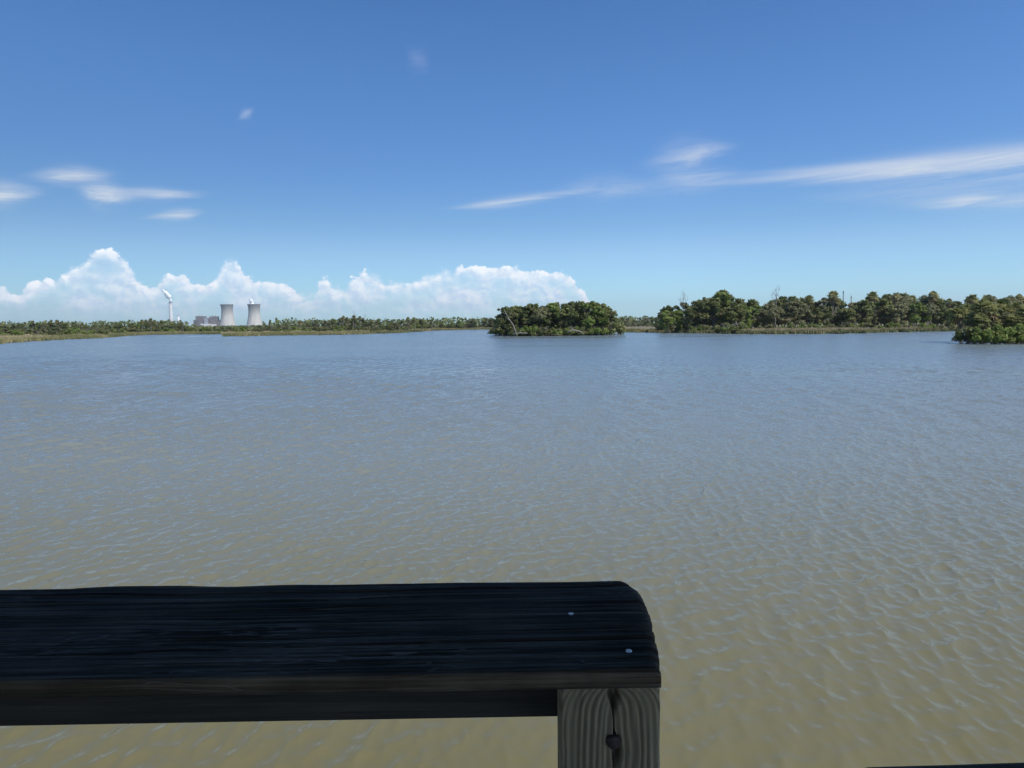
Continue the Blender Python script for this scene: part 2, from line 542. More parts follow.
SHORE = [(-1400, 70), (-700, 95), (-350, 118), (-150, 134), (0, 153), (60, 205), (100, 227), (140, 300), (180, 318), (221, 305), (223, 241), (300, 252), (350, 260), (400, 293), (440, 404), (490, 442),
         (540, 440), (590, 300), (622, 243), (655, 241), (700, 215), (750, 192), (840, 183), (880, 197), (955, 213), (1060, 190), (1250, 150), (1700, 110), (2600, 70)]
def shore_d(px):
    return shore_raw(px) + (vnoise(np.array([px * 0.21]), np.array([3.3]), 4)[0] - 0.5) * 15
def shore_raw(px):
    for (a, da), (b, db) in zip(SHORE, SHORE[1:]):
        if a <= px <= b:
            return da + (db - da) * (px - a) / (b - a)
    return SHORE[0][1] if px < SHORE[0][0] else SHORE[-1][1]
cols = []
for i in range(len(SHORE) - 1):
    a, b = SHORE[i][0], SHORE[i + 1][0]
    n = max(1, int(abs(b - a) / 4)) if -200 < a < 1100 else 12
    for k in range(n):
        cols.append(a + (b - a) * k / n)
cols.append(SHORE[-1][0])
prof_in = [(0, -0.3), (0.25, 0.08), (3, 0.22), (12, 0.32), (40, 0.45), (120, 0.6), (500, 0.9), (2500, 1.2), (7800, 1.2)]
V, Fc = [], []
for px in cols:
    d0 = shore_d(px)
    wig = 0.0
    for off, z in prof_in:
        d = d0 + wig + off
        if off >= 7800: d = 8300
        v = Vector((gx(px, 1), 1, 0))
        if d > 8600 / max(1, v.length): d = 8600 / v.length
        V.append((v.x * d, d, z))
m_ = len(prof_in)
for i in range(len(cols) - 1):
    for j in range(m_ - 1):
        a = i * m_ + j
        Fc.append((a, a + m_, a + m_ + 1, a + 1))
ground = link('ground', from_arrays('ground', V, Fc), gm, None, True)
tag(ground, kind='structure')

def islet_ground(name, cx, cy, rx, ry, seed):
    V = [(cx, cy, 0.45)]; Fc = []
    n = 64
    rings = [(0.5, 0.42), (0.85, 0.28), (0.97, 0.05), (1.03, -0.25)]
    for f, z in rings:
        for k in range(n):
            t = 2 * math.pi * k / n
            w = 1 + 0.16 * math.sin(3 * t + seed) + 0.08 * math.sin(7 * t + 2 * seed)
            V.append((cx + rx * f * w * math.cos(t), cy + ry * f * w * math.sin(t), z))
    for k in range(n):
        Fc.append((0, 1 + k, 1 + (k + 1) % n))
    for r in range(len(rings) - 1):
        for k in range(n):
            a, b = 1 + r * n + k, 1 + r * n + (k + 1) % n
            Fc.append((a, a + n, b + n, b))
    o = link(name, from_arrays(name, V, Fc), gm, None, True)
    tag(o, kind='structure')
ISLAND = (gx(555, 202), 204.0)
ISLET = (gx(1035, 104), 106.0)
islet_ground('island_ground', ISLAND[0], ISLAND[1], 17.5, 9.5, 0.6)
islet_ground('islet_ground', ISLET[0] + 1.2, ISLET[1], 10.6, 8.4, 2.1)

# ------------------------------------------------------------------ foliage materials
def leaf_mat(name, dark, mid, light, trans=0.48, dead=None):
    m = bpy.data.materials.new(name)
    m.use_nodes = True
    t = m.node_tree
    t.nodes.clear()
    X = N(t)
    info = X.new('ShaderNodeObjectInfo').outputs['Random']
    tone = X.new('ShaderNodeAttribute', attribute_name='tone').outputs['Fac']
    pos = X.new('ShaderNodeTexCoord').outputs['Object']
    nz = X.noise(pos, 0.9, 3.0, 0.6)
    f = X.add(X.mul(tone, 0.55), X.mul(info, 0.25), X.mul(nz, 0.35))
    stops = [(0.15, dark), (0.52, mid), (0.88, light)]
    c = X.ramp(f, stops)
    if dead:
        c = X.mix(X.smooth(tone, 0.955, 0.985), c, dead)
    d = X.new('ShaderNodeBsdfPrincipled')
    t.links.new(c, d.inputs['Base Color'])
    d.inputs['Roughness'].default_value = 0.6
    d.inputs['Specular IOR Level'].default_value = 0.3
    tr = X.new('ShaderNodeBsdfTranslucent')
    t.links.new(c, tr.inputs['Color'])
    mx = X.new('ShaderNodeMixShader')
    mx.inputs[0].default_value = trans
    t.links.new(d.outputs[0], mx.inputs[1]); t.links.new(tr.outputs[0], mx.inputs[2])
    o = X.new('ShaderNodeOutputMaterial')
    t.links.new(mx.outputs[0], o.inputs[0])
    return m

M_OAK = leaf_mat('dark_evergreen_leaf', (0.059, 0.080, 0.027), (0.152, 0.180, 0.060), (0.306, 0.315, 0.118), dead=(0.20, 0.15, 0.08))
M_MANG = leaf_mat('mangrove_leaf', (0.096, 0.142, 0.034), (0.215, 0.282, 0.067), (0.364, 0.427, 0.118), dead=(0.20, 0.17, 0.08))
M_PALM = leaf_mat('fan_palm_leaf', (0.093, 0.113, 0.040), (0.223, 0.239, 0.087), (0.463, 0.427, 0.177), dead=(0.24, 0.17, 0.09))
M_OLIVE = leaf_mat('grey_olive_leaf', (0.112, 0.127, 0.060), (0.231, 0.242, 0.118), (0.381, 0.362, 0.193), dead=(0.22, 0.18, 0.11))
bk, X, P, T = mat('grey_bark')
pos = X.new('ShaderNodeTexCoord').outputs['Object']
T.links.new(X.ramp(X.noise(X.vm('MULTIPLY', pos, (3, 3, 0.6)), 2.0, 4.0, 0.6), [(0.3, (0.07, 0.06, 0.048)), (0.7, (0.17, 0.15, 0.125))]), P.inputs['Base Color'])
P.inputs['Roughness'].default_value = 0.9
pk, X, P, T = mat('palm_bark')
pos = X.new('ShaderNodeTexCoord').outputs['Object']
T.links.new(X.ramp(X.noise(X.vm('MULTIPLY', pos, (1, 1, 6)), 1.2, 3.0, 0.6), [(0.3, (0.09, 0.08, 0.065)), (0.7, (0.19, 0.17, 0.145))]), P.inputs['Base Color'])
P.inputs['Roughness'].default_value = 0.9
dw, X, P, T = mat('bleached_dead_wood')
pos = X.new('ShaderNodeTexCoord').outputs['Object']
T.links.new(X.ramp(X.noise(pos, 3.0, 4.0, 0.6), [(0.3, (0.16, 0.145, 0.125)), (0.7, (0.29, 0.27, 0.235))]), P.inputs['Base Color'])
P.inputs['Roughness'].default_value = 0.9

# ------------------------------------------------------------------ tree prototypes (unit: 10 m tall, base at origin)
def leaf_cloud(lobes, n, size, seed, flat=0.75):
    """many small leaf sprays through ellipsoid lobes -> mesh with a tone attribute"""
    r = np.random.default_rng(seed)
    V = []; Fc = []; tone = []
    w = np.array([l[3] * l[4] for l in lobes]); w = w / w.sum()
    for li, (cx, cy, cz, rx, rz) in enumerate(lobes):
        k = max(8, int(n * w[li]))
        u = r.normal(size=(k, 3)); u /= np.linalg.norm(u, axis=1)[:, None]
        rad = r.uniform(0.40, 1.0, k) ** 0.5
        rad *= 0.75 + 0.5 * r.random(k) ** 2
        p = np.array([cx, cy, cz]) + u * rad[:, None] * np.array([rx, rx, rz])
        lt = r.uniform(0.1, 0.85)
        for i in range(k):
            if p[i, 2] < 0.05: continue
            s = size * r.uniform(0.55, 1.3)
            nrm = u[i] * 0.7 + r.normal(size=3) * 0.6 + np.array([0, 0, flat])
            nrm /= np.linalg.norm(nrm)
            a = np.cross(nrm, r.normal(size=3)); a /= np.linalg.norm(a)
            b = np.cross(nrm, a)
            o = len(V)
            q = p[i]
            j = r.uniform(0.6, 1.2, 4)
            V += [q - a * s * j[0], q - b * s * 0.62 * j[1] , q + a * s * j[2], q + b * s * 0.62 * j[3]]
            Fc.append((o, o + 1, o + 2, o + 3))
            tone.append(min(1.0, max(0.0, lt + r.normal() * 0.24)) if r.random() > 0.012 else 1.0)
    me = from_arrays('crown', V, Fc)
    at = me.attributes.new('tone', 'FLOAT', 'FACE')
    at.data.foreach_set('value', np.array(tone, dtype=np.float32))
    return me

def branchy(mb, p, d, L, r, depth, R, spread=0.6, tips=None, minr=0.02):
    pts = [p]; rads = [r]
    n = 4
    dd = Vector(d)
    for i in range(n):
        dd = (dd + Vector((R.gauss(0, .13), R.gauss(0, .13), R.gauss(0.05, .08)))).normalized()
        pts.append(pts[-1] + dd * L / n); rads.append(max(minr, r * (1 - 0.42 * (i + 1) / n)))
    mb.tube(pts, rads, 6 if depth > 1 else 4)
    if tips is not None and depth <= 1: tips.append(pts[-1])
    if depth > 0:
        for k in range(R.choice([2, 3, 3])):
            a = R.uniform(0, 6.28)
            nd = (dd + Vector((math.cos(a), math.sin(a), R.uniform(-0.1, 0.4))) * spread).normalized()
            branchy(mb, pts[-1 - R.choice([0, 0, 1])], nd, L * R.uniform(0.55, 0.8), rads[-1] * 0.75, depth - 1, R, spread, tips, minr)

def make_broadleaf(seed, leafm, wide=1.0, low=0.28, nlobe=16, nleaf=2600, size=0.42, name='broadleaf_tree'):
    R = random.Random(seed)
    root = empty(name)
    mb = MB(); tips = []
    nst = R.choice([1, 2])
    for s in range(nst):
        a = R.uniform(0, 6.28)
        branchy(mb, Vector((R.uniform(-.3, .3), R.uniform(-.3, .3), -0.3)), Vector((0.22 * math.cos(a), 0.22 * math.sin(a), 1)), 3.6, 0.24, 3, R, 0.75, tips)
    mb.build('trunk', bk, root, True)
    lobes = []
    for k in range(nlobe):
        t = k / (nlobe - 1)
        z = 10 * (low + (0.93 - low) * (t ** 0.8))
        wmax = wide * 3.3 * (math.sin(math.pi * min(1, 0.30 + 0.66 * t)) ** 0.7)
        a = R.uniform(0, 6.28); rr = wmax * math.sqrt(R.random())
        s = R.uniform(0.8, 1.55) * (1.0 if t < 0.8 else 0.75)
        lobes.append((rr * math.cos(a), rr * math.sin(a), min(z, 10 - s * 0.75), s * R.uniform(1.0, 1.3), s * R.uniform(0.6, 0.9)))
    for k in range(6):                                  # sprigs that roughen the outline
        a = R.uniform(0, 6.28); q = R.uniform(.4, 2.6) * wide
        lobes.append((q * math.cos(a), q * math.sin(a), R.uniform(8.6, 9.7) - .35 * q, R.uniform(.35, .6), R.uniform(.35, .6)))
    for tp in tips[:6]:
        if 3 < tp.z < 9.4: lobes.append((tp.x, tp.y, tp.z, 0.7, 0.5))
    me = leaf_cloud(lobes, nleaf, size, seed)
    link('crown', me, leafm, root)
    return root

def make_bush(seed, leafm, nleaf=1500, size=0.30, name='mangrove_bush'):
    """unit 4 m tall, 5.5 m wide, skirts reach the ground, stilt roots"""
    R = random.Random(seed)
    root = empty(name)
    mb = MB()
    for k in range(9):
        a = R.uniform(0, 6.28); r = R.uniform(0.5, 1.7)
        mb.tube([(r * math.cos(a), r * math.sin(a), -0.4), (r * .8 * math.cos(a), r * .8 * math.sin(a), 0.5), (0.4 * r * math.cos(a), 0.4 * r * math.sin(a), 1.5), (R.uniform(-.8, .8), R.uniform(-.8, .8), 2.9)],
                [0.05, 0.05, 0.06, 0.03], 5)
    mb.build('stem', bk, root, True)
    lobes = []
    for k in range(14):
        a = R.uniform(0, 6.28); rr = 2.2 * math.sqrt(R.random())
        top = 3.5 * (1 - 0.10 * rr)
        z = R.uniform(0.55, top - 0.4)
        s = R.uniform(0.55, 1.0)
        lobes.append((rr * math.cos(a), rr * math.sin(a), z, s * 1.15, s * 0.75))
    link('crown', leaf_cloud(lobes, nleaf, size, seed + 50), leafm, root)
    return root

def make_palm(seed, lean=0.1, name='cabbage_palm', ht=8.4):
    R = random.Random(seed)
    root = empty(name)
    mb = MB()
    a = R.uniform(0, 6.28)
    pts, rads = [], []
    for i in range(9):
        t = i / 8
        pts.append((lean * ht * t * t * math.cos(a), lean * ht * t * t * math.sin(a), -0.3 + (ht + .3) * t))
        rads.append(0.24 - 0.05 * t + (0.06 if i == 0 else 0) + (0.07 if i == 8 else 0))
    mb.tube(pts, rads, 8)
    mb.build('trunk', pk, root, True)
    top = Vector(pts[-1])
    V, Fc, tone = [], [], []
    for k in range(40):
        az = k * 2.39996 + R.uniform(-.3, .3)
        t = (k + 0.5) / 40
        el = math.radians(82 - 135 * t + R.uniform(-10, 10))
        L = R.uniform(0.55, 0.95)
        d = Vector((math.cos(az) * math.cos(el), math.sin(az) * math.cos(el), math.sin(el)))
        tip = top + d * L
        side = Vector((-math.sin(az), math.cos(az), 0))
        up_ = side.cross(d).normalized() * -1
        if up_.z < 0: up_ = -up_
        tn = R.uniform(0.15, 0.8) if t < 0.86 else 1.0
        o = len(V)                                    # petiole
        V += [top + side * .03, top - side * .03, tip - side * .02, tip + side * .02]; Fc.append((o, o + 1, o + 2, o + 3)); tone.append(tn)
        nb = 9
        R_l = R.uniform(0.75, 1.1)
        for b in range(nb):                           # fan of blades with drooping tips
            g = math.radians(-105 + 210 * b / (nb - 1) + R.uniform(-5, 5))
            bd = d * math.cos(g) + side * math.sin(g)
            nrm = (up_ + side * 0.3 * math.sin(g))
            wv = bd.cross(up_).normalized() * 0.105
            l1 = R_l * (1.0 - 0.22 * abs(math.sin(g)))
            pm = tip + bd * l1 * 0.6 + up_ * 0.05
            pt = tip + bd * l1 - Vector((0, 0, 0.30 * l1))
            o = len(V)
            V += [tip - wv * .3, tip + wv * .3, pm + wv, pm - wv, pt]
            Fc.append((o, o + 1, o + 2, o + 3)); Fc.append((o + 3, o + 2, o + 4))
            q = min(0.93, max(0, tn + R.gauss(0, .06))) if tn < 1 else 1.0
            tone += [q, q]
    me = from_arrays('crown', V, Fc)
    at = me.attributes.new('tone', 'FLOAT', 'FACE'); at.data.foreach_set('value', np.array(tone, dtype=np.float32))
    link('crown', me, M_PALM, root)
    return root

def make_bare(seed, name='bare_tree'):
    R = random.Random(seed)
    root = empty(name)
    mb = MB()
    mb.tube([(0, 0, -.3), (.1, 0, 2.5), (.05, .1, 5)], [.2, .16, .13], 6)
    mb.build('trunk', dw, root, True)
    m2 = MB()
    for k in range(5):
        a = R.uniform(0, 6.28)
        branchy(m2, Vector((.05, .1, 3.6 + k * .34)), Vector((math.cos(a) * .6, math.sin(a) * .6, 1)), 1.7, .08, 2, R, .7, None, 0.025)
    o = m2.build('branches', dw, root, True)
    zt = max(v.co.z for v in o.data.vertices)
    for me in (o.data, root.children[0].data):
        for v in me.vertices: v.co.z *= 10 / zt if v.co.z > 0 else 1
    return root

PROTO = {}
def protos():
    PROTO['oak'] = [make_broadleaf(s, M_OAK, wide=w, low=lo) for s, w, lo in ((11, 1.0, .22), (12, 1.15, .25), (13, .85, .3), (14, 1.05, .18))]
    PROTO['tree'] = [make_broadleaf(s, M_MANG, wide=w, low=lo) for s, w, lo in ((21, .95, .2), (22, 1.1, .16))]
    PROTO['olive'] = [make_broadleaf(s, M_OLIVE, wide=w, low=lo, nlobe=13, nleaf=1900) for s, w, lo in ((31, .9, .25), (32, 1.05, .3))]
    PROTO['bush'] = [make_bush(s, M_MANG) for s in (41, 42, 43)]
    PROTO['darkbush'] = [make_bush(s, M_OAK) for s in (44, 45)]
    PROTO['palm'] = [make_palm(51, .05), make_palm(52, .12), make_palm(53, .02), make_palm(54, .2)]
    PROTO['shortpalm'] = [make_palm(s_, .12, ht=3.6) for s_ in (55, 56, 57, 58)]
    PROTO['scrub'] = [make_broadleaf(s_, m_, wide=1.25, low=.06, nleaf=2200) for s_, m_ in ((71, M_OAK), (72, M_OLIVE), (73, M_OAK))]
    PROTO['bare'] = [make_bare(61), make_bare(62), make_bare(63)]
protos()
USED = set()
UNIT = {'oak': 10.0, 'tree': 10.0, 'olive': 10.0, 'bush': 4.0, 'darkbush': 4.0, 'palm': 9.9, 'shortpalm': 5.1, 'scrub': 10.0, 'bare': 10.0}
CAT = {'oak': 'tree', 'tree': 'tree', 'olive': 'tree', 'bush': 'bush', 'darkbush': 'bush', 'palm': 'palm', 'shortpalm': 'palm', 'scrub': 'tree', 'bare': 'bare tree'}
PLACED = []
RP = random.Random(99)
def plant(kind, px, d, top_y=None, h=None, fat=1.0, z0=0.2, label=None, group=None, var=None):
    """plant one tree: column of the photo, metres from the pier, tip row (or height)"""
    i = RP.randrange(len(PROTO[kind])) if var is None else var
    src = PROTO[kind][i]
    if (kind, i) in USED:
        o = copy_thing(src)
    else:
        USED.add((kind, i)); o = src
    H_ = h if h is not None else max(1.0, ztop(px, top_y, d) - z0)
    s = H_ / UNIT[kind]
    o.location = (gx(px, d), d, z0)
    o.rotation_euler = (0, 0, RP.uniform(0, 6.28))
    if kind in ('palm', 'shortpalm'):
        fat = fat ** .5
    o.scale = (s * fat, s * fat, s)
    tag(o, label, CAT[kind], group)
    PLACED.append((o, kind, px, d))
    return o

def interp(prof, x):
    for (a, ya), (b, yb) in zip(prof, prof[1:]):
        if a <= x <= b: return ya + (yb - ya) * (x - a) / (b - a)
    return prof[0][1] if x < prof[0][0] else prof[-1][1]

# ------------------------------------------------------------------ the mid-water island
IP = [(488, 326), (496, 315), (504, 306), (515, 306), (530, 303), (545, 304), (555, 300), (568, 302), (583, 300), (594, 301.5), (603, 303), (610, 309), (617, 323)]
GI = 'trees on the round island in open water'
front = [('darkbush', 497, 322), ('darkbush', 508, 319), ('oak', 505, 306), ('oak', 519, 306), ('oak', 531, 303), ('olive', 543, 306), ('tree', 553, 303), ('oak', 566, 303), ('oak', 580, 301), ('tree', 591, 301.5), ('palm', 597, 302), ('oak', 602, 303), ('darkbush', 610, 312)]
LAB_I = {
    497: 'low dark bush at the extreme left tip of the round island',
    508: 'dark bush under the leaning dead trunk at the island left end',
    505: 'leftmost tall tree of the round island, dark green with gaps',
    519: 'dark tree just right of the leaning dead trunk on the island',
    531: 'broad dark tree in the left half of the round island',
    543: 'greyish olive tree at the middle of the round island front',
    553: 'yellowish green tree right of the island centre, at the front',
    566: 'dark tree at the island centre, behind the white driftwood',
    580: 'highest dark tree on the right half of the round island',
    591: 'fresh green tree towards the right end of the round island',
    597: 'pale fan palm near the right end of the round island',
    602: 'last tall dark tree at the right end of the round island',
    610: 'round dark bush forming the right tip of the island'}
for kd, px, ty in front:
    plant(kd, px, 197 + RP.uniform(-2, 3), ty, fat=1.15 if kd != 'darkbush' else 0.95, label=LAB_I[px], group=GI)
for k in range(12):
    px = 500 + k * 9.2 + RP.uniform(-3, 3)
    plant(RP.choice(['oak', 'oak', 'olive', 'tree']), px, 205 + RP.uniform(-2, 5), interp(IP, px) + RP.uniform(0, 4), fat=1.0, label='tree in the back row of the round island, crown showing between front trees', group=GI)
for k, px in enumerate((559, 587, 597, 575)):
    plant('palm', px, 200, interp(IP, px) + 1 + k * 2, label='pale fan palm head among the island trees right of centre', group=GI)
for k, px in enumerate((514, 524, 534, 545, 556, 571, 583, 594, 604)):
    plant('bush' if k % 3 else 'darkbush', px, 192.5 + RP.uniform(-.6, 1.5), h=RP.uniform(2.2, 3.4), fat=0.95, label='low mangrove bush along the waterline of the round island', group='bushes along the island waterline')

for k in range(11):
    plant('darkbush', 500 + k * 10.0 + RP.uniform(-2, 2), 196.5 + RP.uniform(-1, 2), h=RP.uniform(2.6, 3.8), fat=1.1, label='dark bush under the island trees, behind the waterline bushes', group='undergrowth of the round island')
for k in range(5):
    plant('oak', 512 + k * 21, 200, interp(IP, 512 + k * 21) + 7, fat=1.2, label='lower tree filling the inside of the round island', group=GI)

# ------------------------------------------------------------------ the palm islet at the right edge
GL = 'palms on the islet at the right edge'
RI = random.Random(5)
ip = [(962, 304), (970, 301), (977, 305), (985, 297), (993, 303), (1000, 298), (1008, 304), (1016, 299), (1024, 303), (1033, 297), (1043, 301), (1055, 298), (1068, 304), (1082, 300)]
for i, (px, ty) in enumerate(ip):
    plant('shortpalm', px, 103 + RI.uniform(-2.5, 5), ty + RI.uniform(-1, 2), fat=1.2,
          label='leftmost fan palm of the islet at the right edge' if i == 0 else 'fan palm with drooping fronds in the dense palm clump on the right islet', group=GL)
for px, dd, ty in ((969, 101, 313), (982, 99, 312), (996, 99.5, 315), (1011, 99, 313), (1027, 99, 314), (1044, 99, 312)):
    plant('shortpalm', px, dd, ty, fat=1.25, label='short fan palm low in front of the taller islet palms', group=GL)
LAB_B = [(968, 98, 3.2, 'darkbush', 'dark bush hanging over the water at the islet left tip'), (979, 96.4, 2.6, 'bush', 'bright green mangrove bush near the islet left tip'), (990, 96, 2.5, 'bush', None),
         (1000, 96, 2.9, 'bush', None), (1011, 96, 2.5, 'bush', None), (1022, 95.6, 3.0, 'bush', None), (1034, 95.6, 2.6, 'bush', None), (1048, 96, 2.8, 'bush', None), (1062, 96.5, 3, 'bush', None)]
for px, d, h_, kd, lb in LAB_B:
    plant(kd, px, d, h=h_, fat=0.9 if px > 972 else 0.75, z0=0.12, label=lb or 'light green mangrove bush on the front shore of the right islet', group='bushes along the right islet waterline')
for px in (974, 986, 1006, 1030):
    plant('olive', px, 100, h=4.2, fat=0.9, label='grey olive young tree between the right islet bushes and palms', group='young trees on the right islet')

# ------------------------------------------------------------------ the wood on the right bank
WP = [(655, 312), (665, 306), (680, 303), (700, 298), (712, 293), (722, 289), (735, 296), (745, 300), (758, 296), (768, 301), (780, 295), (792, 293), (800, 296), (815, 300), (832, 293), (845, 302), (860, 301), (868, 292),
      (880, 295), (897, 291), (912, 294), (930, 293), (945, 296), (958, 299), (972, 295), (990, 294), (1024, 294), (1100, 293)]
GW = 'trees of the wood on the right bank'
def wood_row(x0, x1, step, dlo, dhi, kinds, lab, drop=(0, 3), fat=1.0):
    x = x0
    while x < x1:
        px = x + RP.uniform(-.3, .3) * step
        d = RP.uniform(dlo, dhi)
        kd = RP.choice(kinds)
        plant(kd, px, d, interp(WP, px) + RP.uniform(*drop), fat=fat * RP.uniform(.9, 1.15), z0=0.35, label=lab[kd], group=GW)
        x += step
labf = {'oak': 'dark evergreen tree along the front of the right bank wood', 'tree': 'fresh green tree along the front of the right bank wood', 'olive': 'grey olive tree along the front of the right bank wood',
        'palm': 'fan palm standing in the front of the right bank wood'}
labb = {'oak': 'dark evergreen tree deep in the right bank wood, only its top showing', 'tree': 'fresh green tree deep in the right bank wood', 'olive': 'grey olive tree deep in the right bank wood',
        'palm': 'fan palm head showing over the right bank wood'}
wood_row(669, 742, 11, 222, 232, ['oak', 'oak', 'tree', 'olive'], labf, (3, 9), 1.05)
wood_row(666, 742, 10, 236, 246, ['oak', 'oak', 'olive', 'palm'], labb, (0, 2))
wood_row(742, 962, 11, 226, 238, ['oak', 'tree', 'olive', 'oak', 'olive'], labf, (4, 13), 1.05)
wood_row(742, 1090, 12, 244, 256, ['oak', 'oak', 'olive', 'palm'], labb, (0, 3))
wood_row(750, 1090, 17, 262, 280, ['oak', 'palm', 'oak', 'olive'], labb, (0, 4))
plant('oak', 668, 228, 305, fat=.75, label='small umbrella shaped tree at the left end of the right bank wood', group=GW, var=2)
plant('oak', 722, 233, 289.5, fat=.6, label='highest tree left of the wood, uneven crown standing over its neighbours', group=GW, var=0)
plant('palm', 808, 240, 295, fat=1.25, label='fan palm with a round head right of the bare snag', group=GW)
plant('palm', 832, 240, 290.5, fat=1.3, label='tallest fan palm in the middle of the right bank wood', group=GW)
plant('palm', 871, 241, 291, fat=1.2, label='fan palm at the left of the highest dark trees on the right bank', group=GW)
plant('palm', 930, 241, 291, fat=1.2, label='fan palm over the dark trees near the right islet', group=GW)
plant('palm', 968, 241, 294, fat=1.2, label='fan palm head behind the left tip of the right islet', group=GW)
plant('bare', 683, 236, 299, fat=.6, label='thin bare snag over the left end of the right bank wood', group=GW)
plant('bare', 775, 241, 294.5, fat=.7, label='pale bare snag over the middle of the right bank wood', group=GW, var=1)
x = 662
while x < 965:
    px = x + RP.uniform(-2, 2)
    d = (shore_d(px) + 5 if px < 742 else RP.uniform(214, 222))
    kd = RP.choice(['bush', 'darkbush', 'darkbush', 'bush'])
    plant(kd, px, d, h=RP.uniform(2.2, 4.2) * (1 if px < 742 else .9), fat=1.0, z0=.25, label='low green bush at the foot of the right bank wood' if kd == 'bush' else 'low dark bush at the foot of the right bank wood', group='bushes at the foot of the right bank wood')
    x += 8.5 if px < 742 else 12
for px, d in ((768, 195), (772, 194), (790, 193), (800, 192), (838, 187), (812, 188), (846, 189), (902, 203), (868, 199)):
    plant('darkbush', px, d, h=RP.uniform(1.0, 1.7), fat=1.2, z0=.1, label='knee high dark bush in the right bank marsh at the water edge', group='bushes in the right bank marsh')

# ------------------------------------------------------------------ the far wood on the left bank
LP = [(-120, 323), (0, 323.5), (14, 322), (33, 321), (60, 320), (95, 323.5), (125, 322), (142, 320), (150, 318.5), (165, 320), (182, 322), (192, 325.5), (222, 326), (245, 325.5), (266, 323.5), (285, 321.5), (300, 320.5), (320, 319),
      (335, 317.5), (345, 316), (356, 315.5), (366, 318), (385, 321.5), (400, 320), (409, 317), (421, 318), (432, 319.5), (450, 321), (462, 319), (480, 317), (500, 317), (560, 317), (640, 319)]
GF = 'trees of the far wood on the left bank'
labl = {'scrub': 'low dense tree in the far treeline of the left bank', 'oak': 'small dark tree in the far treeline of the left bank', 'tree': 'small green tree in the far treeline of the left bank', 'olive': 'small grey olive tree in the far treeline of the left bank',
        'palm': 'tiny fan palm standing out of the far treeline of the left bank'}
def far_row(x0, x1, step, doff, kinds, drop):
    x = x0
    while x < x1:
        px = x + RP.uniform(-.35, .35) * step
        base = shore_d(px)
        d = max(base + 60, doff * RP.uniform(.94, 1.06))
        kd = RP.choice(kinds)
        h_ = ztop(px, interp(LP, px) + RP.uniform(*drop), d) - .5
        plant(kd, px, d, h=max(2.7, h_), fat=RP.uniform(.95, 1.25), z0=.5, label=labl[kd], group=GF)
        x += step
far_row(-60, 500, 8.0, 420, ['scrub', 'scrub', 'oak', 'scrub', 'scrub', 'tree', 'scrub', 'palm'], (0.2, 2.4))
far_row(-60, 500, 8.5, 350, ['scrub'], (1.6, 3.6))
for px in (33, 60, 142, 151, 183, 270, 300, 343, 353, 360, 408, 415, 432):
    plant('palm', px, 340, interp(LP, px) - .6, fat=1.1, z0=.5, label=labl['palm'], group=GF)
for px in (355, 365, 188):
    plant('bare', px, 345, interp(LP, px) - .8, fat=.5, z0=.5, label='pale bare snag in the far treeline of the left bank', group=GF)
x = -50
while x < 492:
    px = x + RP.uniform(-4, 4)
    d = shore_d(px) + RP.uniform(38, 70)
    plant(RP.choice(['bush', 'darkbush']), px, max(d, 270 if px > 90 else 0), h=RP.uniform(1.8, 3.4), fat=1.2, z0=.35, label='low bush in the marsh before the far left treeline', group='bushes in the left marsh')
    x += 17
x = -60
while x < 500:
    plant(RP.choice(['darkbush', 'darkbush', 'bush']), x + RP.uniform(-2, 2), max(shore_d(x) + 62, 325 + RP.uniform(0, 40)), h=RP.uniform(2.8, 4.2) * (.62 if 188 < x < 268 else 1), fat=1.35, z0=.4, label='low bush at the foot of the far left treeline', group='bushes at the foot of the far left treeline')
    x += 7.5
GM = 'distant trees in the gap between island and right bank'
for px in (622, 628, 634, 640, 646, 651, 657, 612, 604):
    plant('scrub', px, 480 + RP.uniform(-30, 30), h=RP.uniform(5.0, 7.5), fat=1.3, z0=.5, label='distant dark tree in the gap between island and right bank', group=GM)

# far wood mass closing the horizon behind all of them
def near_plant(px):
    return float(np.clip((min(px - 178, 278 - px)) / 16.0 + .5 * math.sin(px * .9), 0, 1))
def far_mass():
    r = np.random.default_rng(77)
    V, Fc, tone = [], [], []
    for i in range(42000):
        px = r.uniform(-700, 1700); d = r.uniform(560, 760)
        np_ = near_plant(px)
        h_ = 6.4 - 3.1 * np_ + (3.6 - 2.6 * np_) * vnoise(np.array([px * .13]), np.array([d * .02]), 3)[0]
        z = .3 + h_ * r.random()
        s = r.uniform(.8, 1.5) * (1 - .35 * np_)
        q = np.array([gx(px, d), d, z])
        a = r.normal(size=3); a /= np.linalg.norm(a)
        b = np.cross(a, r.normal(size=3)); b /= np.linalg.norm(b)
        o = len(V)
        V += [q - a * s, q - b * s * .7, q + a * s, q + b * s * .7]
        Fc.append((o, o + 1, o + 2, o + 3)); tone.append(r.uniform(.2, .8))
    me = from_arrays('far_woods', V, Fc)
    at = me.attributes.new('tone', 'FLOAT', 'FACE'); at.data.foreach_set('value', np.array(tone, dtype=np.float32))
    o = link('far_woods', me, M_OAK)
    tag(o, 'far-off dark wood closing the horizon behind the marsh', 'wood', kind='stuff')
far_mass()

